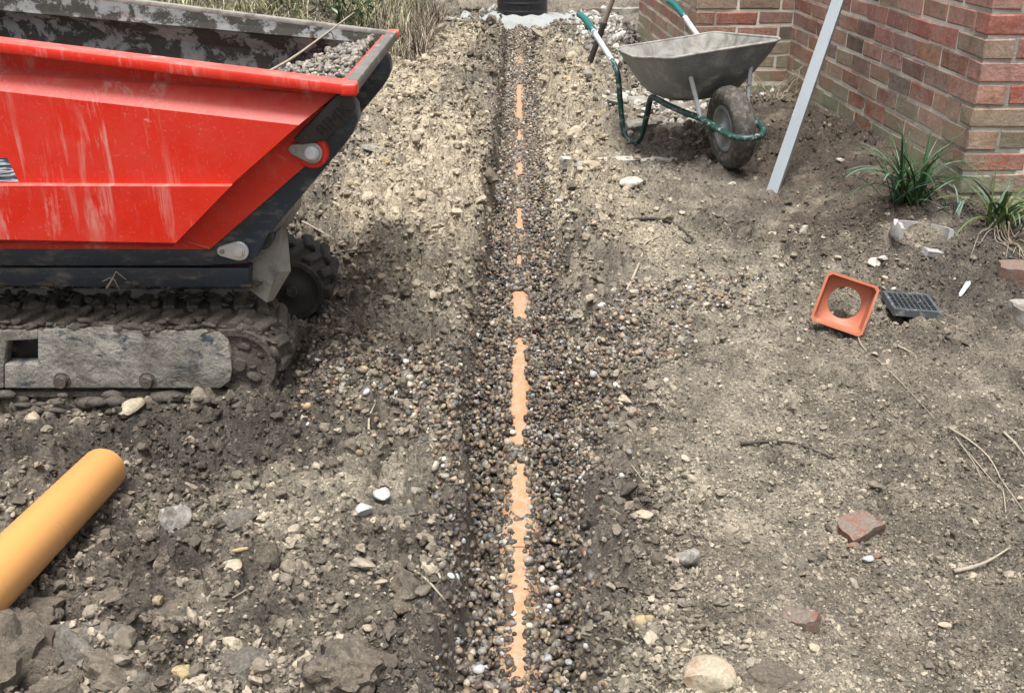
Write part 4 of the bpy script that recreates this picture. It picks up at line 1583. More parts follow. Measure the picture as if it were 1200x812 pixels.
# ------------------------------------------------------------------ inspection chamber in its cement collar
def build_chamber():
    c = at_z(612, 22, .12)
    c = Vector((c.x, c.y + .02, ground_z(c.x, c.y - .2)))
    T = thing('inspection_chamber', 'black ribbed plastic inspection chamber standing at the far end of the trench', 'chamber', tuple(c))
    bm = bmesh.new()
    prof = [(-.2, .235), (.03, .235)]
    for k in range(6):
        z = .04 + k * .075
        prof += [(z, .235), (z + .004, .238), (z + .016, .238), (z + .020, .235), (z + .024, .2345), (z + .07, .2345)]
    prof += [(.50, .235), (.50, .222), (.2, .222), (.2, 0)]
    lathe(bm, prof, c, (0, 0, 1), 48)
    obj('body', bm, M['black'], T, True)
    # cement collar
    bm = bmesh.new()
    r = np.random.default_rng(4)
    R_, A_ = 10, 48
    ring0 = []
    for i in range(R_):
        ring = []
        t = i / (R_ - 1)
        for k in range(A_):
            a = 2 * math.pi * k / A_
            lim = .50 + .10 * math.sin(2 * a + 1.1) + .05 * math.sin(5 * a) + .10 * max(0, math.cos(a)) 
            rad = .233 + (lim - .233) * t
            x, y = c.x + rad * math.cos(a) * 1.02, c.y + rad * math.sin(a)
            g = ground_z(x, y) if t > .6 else c.z
            z = c.z + .10 * (1 - t) ** .8 - .05 * t ** 3 + .008 * math.sin(9 * a + 5 * t) * (1 - t) + .012 * r.normal() * (t > .1) * .4
            z = max(z, g + .012) if t < .95 else g - .03
            ring.append(bm.verts.new((x, y, z)))
        ring0.append(ring)
    for p, q in zip(ring0, ring0[1:]):
        for k in range(A_):
            bm.faces.new((p[k], p[(k + 1) % A_], q[(k + 1) % A_], q[k]))
    o = obj('cement_collar', bm, M['newcement'], None, 'all')
    tag(o, 'pale grey cement haunching trowelled round the foot of the black chamber', 'cement', None, 'thing')


build_chamber()


# ------------------------------------------------------------------ gully hopper and its grate
def build_hopper():
    right, up_, fwd = Vector((1, 0, 0)), Vector((0, ST, CT)), Vector((0, CT, -ST))
    th = math.radians(18)
    ex = right * math.cos(th) - up_ * math.sin(th)
    ey = right * math.sin(th) + up_ * math.cos(th)
    nz2 = (-fwd - right * .30 - up_ * .10).normalized()
    ex = (ex - nz2 * ex.dot(nz2)).normalized()
    ey2 = nz2.cross(ex)
    c = at_depth(990, 356, 3.22)
    z_low = c.z - .075
    lift = 0
    H = thing('gully_hopper', 'square terracotta plastic gully hopper with round hole tipped on the earth', 'gully hopper', tuple(c))
    mt = Matrix.Translation(c) @ Matrix((ex, ey2, nz2)).transposed().to_4x4()
    bm = bmesh.new()
    NS = 48

    def sq(h, rr, z):
        out = []
        for k in range(NS):
            a = 2 * math.pi * (k + .5) / NS
            cx, sy = math.cos(a), math.sin(a)
            m = max(abs(cx), abs(sy))
            x, y = cx / m * h, sy / m * h
            lim = h - rr
            if abs(x) > lim and abs(y) > lim:
                d = Vector((abs(x) - lim, abs(y) - lim)).normalized() * rr
                x, y = math.copysign(lim + d.x, x), math.copysign(lim + d.y, y)
            out.append(bm.verts.new(mt @ Vector((x, y, z))))
        return out

    def ci(r_, z):
        return [bm.verts.new(mt @ Vector((r_ * math.cos(2 * math.pi * (k + .5) / NS), r_ * math.sin(2 * math.pi * (k + .5) / NS), z))) for k in range(NS)]
    seq = [ci(.055, -.095), ci(.055, -.058), sq(.072, .012, -.045), sq(.0775, .008, .0), sq(.083, .008, .001), sq(.083, .008, .006), sq(.0755, .007, .006), sq(.0745, .007, -.010), sq(.068, .012, -.042), ci(.0515, -.050), ci(.0515, -.095)]
    for p, q in zip(seq, seq[1:] + seq[:1]):
        for k in range(NS):
            bm.faces.new((p[k], p[(k + 1) % NS], q[(k + 1) % NS], q[k]))
    obj('bowl', bm, M['terracotta'], H, True)
    # grate
    p = on_ground(1065, 372)
    gx, gy = np.meshgrid(np.linspace(p.x - .08, p.x + .08, 9), np.linspace(p.y - .08, p.y + .08, 9))
    p.z = float(np.percentile(height(gx.ravel(), gy.ravel()), 80))
    G = thing('gully_grate', 'small grey plastic gully grate with black slots lying on the earth', 'grate', (p.x, p.y, p.z))
    m2 = Matrix.Translation(p + Vector((0, 0, .018))) @ Matrix.Rotation(math.radians(-4), 4, 'Z') @ Matrix.Rotation(math.radians(2), 4, 'X') @ Matrix.Rotation(math.radians(3), 4, 'Y')
    h = .076
    bm = bmesh.new()
    for lo, hi in (((-h, -h, -.016), (h, -h + .012, .008)), ((-h, h - .012, -.016), (h, h, .008)), ((-h, -h + .012, -.016), (-h + .010, h - .012, .0078)), ((h - .010, -h + .012, -.016), (h, h - .012, .0078))):
        box(bm, lo, hi, m2)
    obj('frame', bm, M['grate'], G)
    bm = bmesh.new()
    box(bm, (-h + .009, -h + .011, -.014), (h - .009, h - .011, -.010), m2)  # black sheet under the bars fills the slots with dark colour
    obj('slot_backing', bm, M['black'], G)
    for k in range(1, 8):
        x = -h + .01 + (2 * h - .02) * k / 8
        bm = bmesh.new()
        box(bm, (x - .0017, -h + .011, .003), (x + .0017, h - .011, .0068), m2)
        obj('bar', bm, M['grate'], G)
    for k in range(1, 5):
        y = -h + .012 + (2 * h - .024) * k / 5
        bm = bmesh.new()
        box(bm, (-h + .009, y - .0010, .0005), (h - .009, y + .0010, .0028), m2)
        obj('cross_bar', bm, M['grate'], G)


build_hopper()


# ------------------------------------------------------------------ plants by the wall
def leaf_bm(root, heading, length, lean, droop, width, seg=9, twist=0.0):
    bm = bmesh.new()
    d = Vector((math.cos(heading), math.sin(heading), 0))
    sidev = Vector((-d.y, d.x, 0))
    p = Vector(root)
    ang = lean
    L, Rr, C_ = [], [], []
    for i in range(seg + 1):
        t = i / seg
        w = width * (.75 + .5 * t) * (1 - t ** 3) if t < 1 else 0
        s2 = (sidev * math.cos(twist * t) + Vector((0, 0, 1)) * math.sin(twist * t))
        tang = d * math.sin(ang) + Vector((0, 0, math.cos(ang)))
        nrm = tang.cross(s2)
        C_.append(bm.verts.new(p - nrm * (-w * .22)))
        if t < 1:
            L.append(bm.verts.new(p - s2 * w)); Rr.append(bm.verts.new(p + s2 * w))
        p = p + tang * (length / seg)
        ang += droop / seg * (.5 + 1.2 * t)
    for i in range(seg - 1):
        bm.faces.new((L[i], C_[i], C_[i + 1], L[i + 1]))
        bm.faces.new((C_[i], Rr[i], Rr[i + 1], C_[i + 1]))
    bm.faces.new((L[seg - 1], C_[seg - 1], C_[seg]))
    bm.faces.new((C_[seg - 1], Rr[seg - 1], C_[seg]))
    return bm


def strap_plant(px, py, label, leaves, mats, seed, name='strap_leaf_plant'):
    r = random.Random(seed)
    c = on_ground(px, py)
    T = thing(name, label, 'plant', tuple(c))
    for k, (hd, ln, le, dr, wd) in enumerate(leaves):
        m = mats[k % len(mats)] if len(mats) > 1 and r.random() < .45 else mats[0]
        root = c + Vector((r.gauss(0, .035), r.gauss(0, .03), -.01))
        o = obj('leaf', leaf_bm(root, hd, ln, le, dr, wd, 10, r.uniform(-.6, .6)), M[m], T, True)
        sd = o.modifiers.new('thickness', 'SOLIDIFY'); sd.thickness = .0012
    return T


def build_plants():
    r = random.Random(12)
    PI = math.pi
    lv = []
    for k in range(38):
        lv.append((r.uniform(0, 2 * PI), r.uniform(.18, .34), r.uniform(.05, .7), r.uniform(.3, 1.6), r.uniform(.005, .0085)))
    lv += [(PI + .15, .36, .55, 1.7, .005), (PI + .5, .28, .6, 1.5, .005), (-PI / 2 - .5, .30, .5, 1.9, .006), (-PI / 2 + .1, .26, .6, 1.9, .006), (.2, .40, .35, .9, .005), (-.5, .40, .6, 1.5, .005), (.6, .26, .3, .4, .005), (-PI / 2 - .9, .27, .7, 1.6, .005)]
    for k in range(16):
        lv.append((r.uniform(PI * .8, PI * 2.1), r.uniform(.28, .44), r.uniform(.3, .8), r.uniform(1.3, 2.3), r.uniform(.004, .006)))
    strap_plant(1066, 236, 'dark green strap-leaved clump growing against the side wall near the house corner', lv, ['leaf', 'leaf', 'leaf_blue'], 2)
    lv = []
    for k in range(18):
        lv.append((r.uniform(0, 2 * PI), r.uniform(.14, .28), r.uniform(.1, .7), r.uniform(.3, 1.3), r.uniform(.006, .010)))
    lv += [(.15, .30, .8, .9, .006), (-.1, .30, 1.0, .7, .005), (-PI / 2, .30, .5, 2.1, .006), (-PI / 2 + .25, .33, .5, 2.0, .006), (-PI / 2 - .3, .24, .6, 1.9, .005), (-PI / 2 + .5, .34, .55, 2.0, .006), (PI - .4, .3, .3, 1.0, .004), (PI / 2, .26, .05, .2, .003)]
    for k in range(8):
        lv.append((r.uniform(PI * .9, PI * 2.1), r.uniform(.24, .38), r.uniform(.4, .9), r.uniform(1.2, 2.3), r.uniform(.004, .006)))
    T = strap_plant(1168, 262, 'yellow-green clump with withered roots growing in front of the house corner', lv, ['leaf_light', 'leaf_blue', 'leaf'], 5)
    c = Vector(T.location)
    for k in range(12):
        a = -PI / 2 + r.uniform(-1.1, .6)
        bm = bmesh.new()
        p = c + Vector((r.uniform(-.06, .03), r.uniform(-.05, .0), .02))
        pts = [p]
        for j in range(5):
            a += r.uniform(-.5, .5)
            q = pts[-1] + Vector((math.cos(a), math.sin(a), 0)) * r.uniform(.025, .045)
            q.z = ground_z(q.x, q.y) + r.uniform(.004, .016)
            pts.append(q)
        tube(bm, spline(pts, 3), [.0028 - .0018 * i / 15 for i in range(16)], 5)
        obj('root', bm, M['root' if r.random() < .7 else 'dead_leaf'], T, 'all')
    # small pale sprig between the clumps
    lv = [(r.uniform(0, 6.28), r.uniform(.08, .16), r.uniform(.2, .9), r.uniform(.4, 1.6), .004) for _ in range(9)]
    strap_plant(1118, 250, 'small grey-green sprig between the two strap-leaved clumps', lv, ['leaf_blue'], 9, 'sprig')
    # dead weed in the inner corner
    c = on_ground(905, 118)
    T = thing('dead_weed', 'tangled dry brown weed in the corner behind the barrow wheel', 'weed', tuple(c))
    for k in range(22):
        bm = bmesh.new()
        a = r.uniform(0, 6.28)
        pts = [c + Vector((r.uniform(-.05, .05), r.uniform(-.05, .05), -.01))]
        for j in range(5):
            a += r.uniform(-.9, .9)
            pts.append(pts[-1] + Vector((math.cos(a) * .035, math.sin(a) * .03, r.uniform(-.015, .06))))
        tube(bm, spline(pts, 3), [.0034 - .002 * i / 15 for i in range(16)], 5)
        obj('stem', bm, M['twig' if k % 3 else 'dead_leaf'], T, 'all')


build_plants()


# ------------------------------------------------------------------ grass bank behind the dumper
def build_grass():
    def blades(name, label, n, xr, yr, hr, cols, seed, cover):
        r = np.random.default_rng(seed)
        V_, F_, Cc = [], [], []
        xs, ys = r.uniform(*xr, n), r.uniform(*yr, n)
        keep = fbm(xs / .8, ys / .8, 3, 3) > cover
        xs, ys = xs[keep], ys[keep]
        zs = height(xs, ys)
        for x, y, z in zip(xs, ys, zs):
            h, a, w = r.uniform(*hr), r.uniform(0, 6.28), r.uniform(.003, .007)
            le, bend = r.uniform(.0, .9), r.uniform(.3, 2.2)
            sx, sy = -math.sin(a) * w, math.cos(a) * w
            px, py, pz, an = x, y, z - .01, le
            b0 = len(V_)
            for i in range(4):
                k = 1 - i / 3.4
                V_.append((px - sx * k, py - sy * k, pz)); V_.append((px + sx * k, py + sy * k, pz))
                px += math.cos(a) * math.sin(an) * h / 3; py += math.sin(a) * math.sin(an) * h / 3; pz += math.cos(an) * h / 3
                an += bend / 3
            for i in range(3):
                F_.append((b0 + 2 * i, b0 + 2 * i + 1, b0 + 2 * i + 3, b0 + 2 * i + 2))
            c = cols[r.choice(len(cols), p=None)]
            Cc += [c * r.lognormal(0, .25)] * 8
        me = bpy.data.meshes.new(name)
        me.from_pydata(V_, [], F_)
        at = me.attributes.new('blade', 'FLOAT_COLOR', 'POINT')
        at.data.foreach_set('color', np.concatenate([np.clip(np.array(Cc), 0, 1), np.ones((len(Cc), 1))], 1).astype(np.float32).ravel())
        s = N('grass_blade')
        s.done(s.attr('blade'), .6)
        o = link(name, me, s.m)
        tag(o, label, 'grass', None, 'stuff')
    G = np.array([[.10, .13, .04], [.14, .15, .06], [.30, .27, .15], [.40, .36, .23], [.07, .10, .03], [.20, .19, .10], [.45, .42, .30]])
    blades('grass', 'rough mixed green and straw grass on the bank behind the red skip', 24000, (-4.6, -.85), (7.3, 11.0), (.08, .26), G, 1, -.45)
    D_ = np.array([[.10, .075, .05], [.06, .05, .035], [.20, .16, .11], [.30, .25, .18]])
    blades('dead_grass', 'dark matted dead grass hanging at the end of the bank', 2600, (-1.1, -.62), (7.4, 10.4), (.10, .30), D_, 2, -.5)
    # leafy weeds in the grass
    r = random.Random(8)
    for px, py, lab in ((395, 12, 'leafy green weed among the grass above the middle of the skip'), (330, 4, 'leafy green weed among the grass further left above the skip'), (425, 22, 'small leafy weed in the grass above the skip front corner')):
        d = 8.3
        p = at_y(px, py, d)
        p.z = ground_z(p.x, p.y)
        T = thing('leafy_weed', lab, 'weed', tuple(p))
        for k in range(26):
            a, rad = r.uniform(0, 6.28), r.uniform(.0, .16)
            q = p + Vector((rad * math.cos(a), rad * math.sin(a), r.uniform(.12, .38)))
            bm = bmesh.new()
            s_ = r.uniform(.025, .045)
            a2, tl = r.uniform(0, 6.28), r.uniform(-.6, .6)
            m_ = Matrix.Translation(q) @ Euler((tl, r.uniform(-.6, .6), a2)).to_matrix().to_4x4()
            pts = [(-1, 0, 0), (-.4, .45, .1), (.4, .42, .1), (1, 0, -.1), (.4, -.42, .1), (-.4, -.45, .1)]
            vs = [bm.verts.new(m_ @ (Vector(v_) * s_)) for v_ in pts]
            bm.faces.new((vs[0], vs[1], vs[2], vs[3])); bm.faces.new((vs[0], vs[3], vs[4], vs[5]))
            obj('leaf', bm, M['leaf_light' if r.random() < .4 else 'leaf'], T)
        for k in range(5):
            bm = bmesh.new()
            tube(bm, [p + Vector((0, 0, -.02)), p + Vector((r.uniform(-.06, .06), r.uniform(-.06, .06), .18)), p + Vector((r.uniform(-.14, .14), r.uniform(-.1, .1), .34))], .0035, 5)
            obj('stem', bm, M['leaf'], T, 'all')


build_grass()


# ------------------------------------------------------------------ stones, bricks and rubble one can pick out
def stone(name, label, px, py, size, mat, seed, rz=0.0, cat='stone', sub=3, rough=.30, facets=6, sink=.42, tilt=(0, 0), group=None):
    p = on_ground(px, py)
    bm = rock_bm(seed, sub, size[0] / 2, size[1] / 2, size[2] / 2, rough, facets)
    r = np.random.default_rng(seed)
    rot = Euler((tilt[0], tilt[1], rz)).to_matrix()
    c = Vector((p.x, p.y, p.z + size[2] * (.5 - sink)))
    for v in bm.verts:
        v.co = c + rot @ v.co
    o = obj(name, bm, M[mat], None, True)
    return tag(o, label, cat, group, 'thing')


def chunk(name, label, px, py, size, mat, seed, rot, cat, sink=.2):
    """broken brick, slab or tile: a chipped box"""
    p = on_ground(px, py)
    r = random.Random(seed)
    bm = bmesh.new()
    box(bm, tuple(-s / 2 for s in size), tuple(s / 2 for s in size))
    bmesh.ops.subdivide_edges(bm, edges=bm.edges, cuts=3, use_grid_fill=True)
    m_ = Euler(rot).to_matrix()
    ph = [r.uniform(0, 6.28) for _ in range(4)]
    for v in bm.verts:
        q = Vector((v.co.x / size[0] * 2, v.co.y / size[1] * 2, v.co.z / size[2] * 2))
        cor = abs(q.x) * abs(q.y)
        f_ = 1 - .16 * cor * (1 + math.sin(3 * q.x + 2 * q.y + ph[0])) * .9
        f_ += .07 * math.sin(4 * q.y + ph[1]) * abs(q.x) + .07 * math.sin(4 * q.x + ph[2]) * abs(q.y)
        v.co = Vector((v.co.x * f_, v.co.y * f_, v.co.z * (1 + .08 * math.sin(3 * q.x + ph[3])))) + Vector([r.uniform(-1, 1) * min(size) * .05 for _ in range(3)])
        v.co = m_ @ v.co + Vector((p.x, p.y, p.z + size[2] * (.5 - sink)))
    o = obj(name, bm, M[mat], None, True)
    return tag(o, label, cat, None, 'thing')


def build_stones():
    # foreground left
    stone('pebble', 'smooth pale blue-grey pebble, the upper of a pair left of the trench', 447, 582, (.042, .052, .034), 'stone_blue', 11, .6, facets=4, rough=.12, sink=.2)
    stone('pebble', 'smooth pale blue-grey pebble, the lower of a pair left of the trench', 427, 600, (.040, .050, .030), 'stone_blue', 12, -.5, facets=4, rough=.12, sink=.2)
    stone('earth_boulder', 'big brown clay boulder cut off by the bottom left corner', -8, 778, (.22, .22, .22), 'clod', 21, .3, 'clod', sub=4, rough=.62, facets=5, sink=.5)
    stone('earth_boulder', 'long grey clay boulder beside the bottom left corner lump', 90, 776, (.23, .15, .12), 'clod_grey', 22, -.25, 'clod', sub=4, rough=.62, facets=5, sink=.5)
    stone('earth_boulder', 'brown clay lump at the bottom edge below the grey boulder', 75, 815, (.13, .10, .08), 'clod', 23, .5, 'clod', sub=4, rough=.62, facets=5, sink=.5)
    stone('earth_boulder', 'brown clay lump right of the long grey boulder', 140, 790, (.15, .13, .11), 'clod', 24, .9, 'clod', sub=4, rough=.66, facets=5, sink=.52)
    stone('earth_boulder', 'grey clay lump at the bottom edge right of the boulders', 165, 806, (.10, .08, .06), 'clod_grey', 25, .2, 'clod', sub=4, rough=.62, facets=5, sink=.5)
    stone('earth_boulder', 'rounded dark clod just under the loose orange pipe', 45, 730, (.13, .11, .08), 'clod', 26, .2, 'clod', sub=4, rough=.66, facets=5, sink=.52)
    stone('earth_boulder', 'dark crumbly clod right of the loose orange pipe', 128, 705, (.12, .09, .06), 'clod', 27, .8, 'clod', sub=4, rough=.7, facets=5, sink=.52)
    stone('earth_boulder', 'crumbly clod with ochre flecks above the grey boulder', 190, 722, (.11, .09, .06), 'clod', 28, .1, 'clod', sub=4, rough=.7, facets=5, sink=.52)
    stone('earth_boulder', 'broad grey clod right of the bottom boulders', 275, 790, (.17, .12, .06), 'clod_grey', 29, .1, 'clod', sub=4, rough=.66, facets=5, sink=.52)
    stone('earth_boulder', 'knobbly clod at the trench edge below the pale root', 405, 780, (.14, .12, .09), 'clod', 30, .1, 'clod', sub=4, rough=.66, facets=5, sink=.52)
    stone('earth_boulder', 'clod standing at the trench lip left of the gravel', 470, 690, (.13, .15, .10), 'clod', 31, .4, 'clod', sub=4, rough=.66, facets=5, sink=.52)
    stone('earth_boulder', 'dark clod near the pair of blue-grey pebbles', 472, 603, (.07, .06, .05), 'clod_grey', 32, .4, 'clod', sub=4, rough=.66, facets=5, sink=.52)
    stone('rubble_stone', 'grey rubble stone with a bluish patch right of the loose pipe', 203, 618, (.085, .075, .09), 'stone_grey', 33, .5, rough=.4, facets=5, sub=4)
    stone('rubble_stone', 'flat brownish grey stone lying right of the bluish one', 268, 615, (.14, .085, .05), 'clod_grey', 34, .25, rough=.4, facets=5, sub=4)
    stone('rubble_stone', 'upright grey stone with ochre edge beside the orange sandstone chip', 312, 658, (.06, .05, .09), 'clod', 35, .3, rough=.4, facets=5, sub=4)
    stone('sandstone_chip', 'flat orange sandstone chip left of the thin pale twig', 271, 663, (.050, .045, .016), 'stone_rust', 36, .2, sub=2)
    stone('sandstone_chip', 'small orange sliver above the flat sandstone chip', 282, 644, (.036, .012, .012), 'stone_yellow', 37, .2, sub=2)
    stone('ochre_stone', 'crumbling yellow stone near the bottom edge on the left', 214, 790, (.060, .048, .032), 'stone_yellow', 38, .2)
    stone('ochre_stone', 'crumbling yellow stone on top of the long grey boulder', 82, 738, (.05, .04, .03), 'stone_yellow', 39, .6)
    stone('ochre_stone', 'small yellow fleck of stone left of the yellow stone at bottom', 188, 752, (.030, .025, .02), 'stone_yellow', 40, .6)
    stone('ochre_stone', 'small yellow stone right above the other yellow fleck', 185, 704, (.025, .025, .02), 'stone_yellow', 41, .6)
    # foreground right
    stone('rust_stained_stone', 'large pale stone with rust stain at the bottom edge', 832, 796, (.115, .10, .07), 'stone_rust', 51, .4, facets=6, rough=.2)
    stone('ochre_stone', 'jagged yellowish stone right of the trench near the bottom', 752, 732, (.075, .055, .035), 'stone_yellow', 52, .5)
    chunk('brick_fragment', 'largest red brick fragment in the right foreground', 1004, 618, (.095, .068, .028), 'fragment', 53, (.16, -.18, .5), 'brick fragment', .5)
    stone('brick_fragment', 'small red brick chip just below the largest fragment', 1000, 640, (.032, .02, .016), 'fragment', 54, .1, 'brick fragment', 2)
    stone('brick_fragment', 'tiny orange brick chip beside the pale blue pebble', 1029, 652, (.022, .018, .014), 'fragment', 55, .1, 'brick fragment', 3)
    stone('pebble', 'tiny pale blue pebble under the largest brick fragment', 1017, 655, (.030, .020, .016), 'stone_blue', 56, .1, facets=5, rough=.3)
    chunk('brick_fragment', 'dull brown brick fragment below the middle of the right foreground', 938, 728, (.072, .042, .030), 'fragment', 57, (.1, -.2, -.55), 'brick fragment', .5)
    stone('pebble', 'small peach-coloured pebble at the lower right', 1107, 733, (.030, .016, .014), 'stone_rust', 58, -.1, facets=3, rough=.1)
    stone('ochre_stone', 'tiny bright yellow flake above the rust stained stone', 800, 763, (.026, .012, .008), 'stone_yellow', 59, -.8, sub=2)
    stone('rubble_stone', 'pale lump of stone near the trench in the right foreground', 806, 652, (.06, .05, .04), 'stone_grey', 60, .4, rough=.35)
    stone('rubble_stone', 'broad pale clay lump at the bottom edge right of centre', 900, 795, (.15, .11, .05), 'clod', 61, .1, 'clod', sub=4, rough=.66, facets=5, sink=.55)
    stone('brown_pebble', 'brown stone embedded on the bank right of the trench', 752, 606, (.06, .03, .03), 'stone_rust', 62, .2)
    # middle distance, right
    for i, (px, py, w, d, h, m, lab) in enumerate([
        (942, 271, .050, .05, .045, 'stone_pale', 'white flint stone on dark earth below the aluminium channel'),
        (966, 278, .032, .03, .02, 'stone_pale', 'small pale stone just right of the white flint'),
        (1024, 308, .060, .05, .03, 'stone_pale', 'white stone above the grey gully grate'),
        (1034, 303, .030, .06, .02, 'stone_pale', 'white sliver leaning on the stone above the grate'),
        (1040, 328, .050, .04, .03, 'stone_rust', 'cream crumbly stone between the hopper and the grate'),
        (1000, 290, .04, .03, .02, 'stone_rust', 'cream lump right of the white flint'),
        (1040, 252, .040, .03, .02, 'stone_pale', 'small white stone below the dark green clump'),
        (957, 166, .11, .025, .012, 'stone_pale', 'pale flat sliver of stone near the foot of the side wall'),
        (985, 188, .05, .03, .02, 'stone_pale', 'pale chip near the side wall foot, below the flat sliver'),
        (903, 275, .09, .04, .02, 'stone_rust', 'flat cream stone left of the white flint'),
        (858, 216, .05, .03, .02, 'stone_pale', 'flat pale stone in front of the barrow wheel'),
        (816, 184, .045, .03, .02, 'stone_pale', 'pale stone to the left of the barrow wheel'),
        (826, 188, .03, .03, .02, 'stone_pale', 'little white stone touching ground beside the barrow wheel'),
        (706, 136, .075, .06, .07, 'stone_yellow', 'bright ochre stone left of the barrow leg'),
        (662, 103, .06, .06, .06, 'stone_pale', 'pale stone on the tan bank behind the ochre stone'),
        (690, 88, .10, .08, .06, 'stone_grey', 'grey-green stone at the foot of the spade'),
        (664, 94, .10, .08, .05, 'stone_yellow', 'tan lump at the bank top left of the spade foot'),
        (604, 290, .050, .045, .03, 'stone_pale', 'white flat stone in the trench above the exposed pipe'),
        (655, 236, .05, .07, .03, 'stone_pale', 'pale slanting stone on the right bank of the trench'),
        (740, 215, .12, .09, .05, 'stone_pale', 'chalky white lump under the concrete edging'),
        (765, 205, .07, .06, .05, 'stone_grey', 'grey lump at the right end of the concrete edging'),
        (680, 196, .09, .07, .05, 'stone_grey', 'grey rubble at the left end of the concrete edging'),
        (675, 220, .09, .07, .05, 'clod', 'brown stone below the concrete edging on the left'),
        (705, 358, .034, .03, .02, 'stone_blue', 'bluish pebble among the gravel right of the trench'),
        (1047, 340, .03, .02, .02, 'stone_pale', 'small pale stone left of the gully grate'),
    ]):
        stone('stone', lab, px, py, (w, d, h), m, 70 + i, i * .7, sub=2 if w < .06 else 3, rough=.22)
    # left bank
    for i, (px, py, w, d, h, m, lab) in enumerate([
        (450, 240, .10, .05, .04, 'clod', 'dark brown lump on the tan bank right of the dumper'),
        (440, 175, .06, .16, .03, 'stone_grey', 'long grey stone beside the front of the skip'),
        (410, 218, .06, .05, .04, 'stone_yellow', 'tan stone between the skip front and the bank'),
        (452, 190, .05, .05, .04, 'stone_yellow', 'ochre stone on the tan bank near the long grey stone'),
        (575, 210, .09, .12, .09, 'clod', 'dark clod fallen against the left trench wall'),
        (400, 345, .05, .04, .03, 'fragment', 'reddish stone near the far crawler'),
        (510, 415, .12, .09, .06, 'clod', 'mossy dark clod among the spilled gravel left of the trench'),
        (438, 60, .10, .08, .07, 'stone_pale', 'pale lump right of the skip front corner'),
        (432, 95, .09, .08, .07, 'stone_pale', 'pale lump just below the skip front corner'),
        (447, 78, .08, .08, .06, 'stone_grey', 'grey lump between the pale ones by the skip corner'),
        (527, 24, .28, .10, .05, 'stone_pale', 'white block lying left of the black chamber'),
        (515, 46, .16, .1, .06, 'stone_grey', 'grey stone on the ground left of the chamber'),
        (155, 478, .10, .06, .035, 'stone_rust', 'cream stone pressed into mud under the side of the crawler'),
        (40, 492, .05, .05, .04, 'stone_rust', 'tan lump below the crawler at the left edge'),
    ]):
        stone('stone', lab, px, py, (w, d, h), m, 120 + i, i * .9, sub=2 if w < .06 else 3, rough=.25)
    # concrete and paving
    chunk('paving_slab', 'broken grey concrete slab lying behind the barrow leg', 728, 124, (.40, .36, .05), 'concrete', 140, (.05, .03, .1), 'slab', .45)
    chunk('paving_slab', 'small broken slab piece in front of the larger one', 745, 150, (.18, .12, .05), 'concrete', 141, (.1, -.12, .3), 'slab', .45)
    chunk('paving_slab', 'broken piece of slab under the wheelbarrow tray', 800, 132, (.26, .18, .05), 'concrete', 142, (-.05, .14, -.3), 'slab', .4)
    chunk('paving_slab', 'wide pale slab at the top edge left of the chamber', 515, -4, (1.1, .9, .10), 'concrete', 143, (0, 0, .05), 'slab', .1)
    for i, px in enumerate((672, 700, 728, 756, 778)):
        chunk('concrete_edging', ('leftmost', 'second', 'middle', 'fourth', 'rightmost')[i] + ' piece of the broken white concrete edging before the barrow', px, 190 + (i % 2), (.13, .05, .05), 'stone_pale', 150 + i, (.1, .12 * (-1) ** i, .16 * (-1) ** i), 'edging', .62)
    chunk('loose_brick', 'worn brick half buried at the right edge below the house corner', 1200, 318, (.17, .10, .06), 'fragment', 160, (.1, 0, .1), 'brick', .62)
    chunk('concrete_lump', 'speckled white concrete lump at the right edge beside the grate', 1206, 368, (.13, .14, .06), 'concrete', 161, (0, .1, .2), 'concrete', .55)
    chunk('tile_shard', 'pale pointed shard standing right of the gully grate', 1128, 345, (.016, .075, .03), 'stone_blue', 162, (.5, .3, -.6), 'shard', .1)
    for i, px in enumerate((695, 716, 738)):
        chunk('kerb_brick', ('left', 'middle', 'right')[i] + ' brick of the pale kerb row behind the spade', px, 18, (.20, .12, .08), 'fragment' if i == 0 else 'concrete', 165 + i, (0, 0, .03), 'brick', .2)


build_stones()


def build_rubble():
    """loose heap of broken stone against the pier"""
    n = 1100
    c = at_z(735, 42, .12)
    x = c.x + RNG.normal(0, .22, n); y = c.y + RNG.normal(0, .75, n)
    k = (x < 1.0) & (np.abs(x - trench_x(y)) > .3)
    x, y = x[k], y[k]
    z = height(x, y) + .16 * np.exp(-((x - c.x - .15) / .28) ** 2 - ((y - c.y) / .8) ** 2) * RNG.random(len(x)) ** .6
    r = np.clip(RNG.lognormal(np.log(.026), .4, len(x)), .01, .07)
    col = np.array([[.36, .34, .30], [.25, .235, .21], [.16, .145, .125], [.48, .46, .41]])[RNG.integers(0, 4, len(x))] * RNG.lognormal(0, .2, (len(x), 1))
    o = scatter('rubble_heap', np.stack([x, y, z], 1), r, col, CRU, .8)
    tag(o, 'heap of grey broken stone against the brick pier', 'rubble', None, 'stuff')
    # hardcore under and behind the barrow
    n = 420
    c = at_z(790, 125, .06)
    x = c.x + RNG.normal(0, .22, n); y = c.y + RNG.normal(0, .35, n)
    z = height(x, y) + .01
    r = np.clip(RNG.lognormal(np.log(.018), .45, len(x)), .007, .05)
    col = np.array([[.42, .40, .36], [.28, .26, .22], [.50, .47, .42], [.2, .17, .14]])[RNG.integers(0, 4, len(x))]
    o = scatter('hardcore', np.stack([x, y, z], 1), r, col, CRU, .8)
    tag(o, 'scatter of pale broken hardcore on the ground behind the barrow legs', 'rubble', None, 'stuff')


build_rubble()


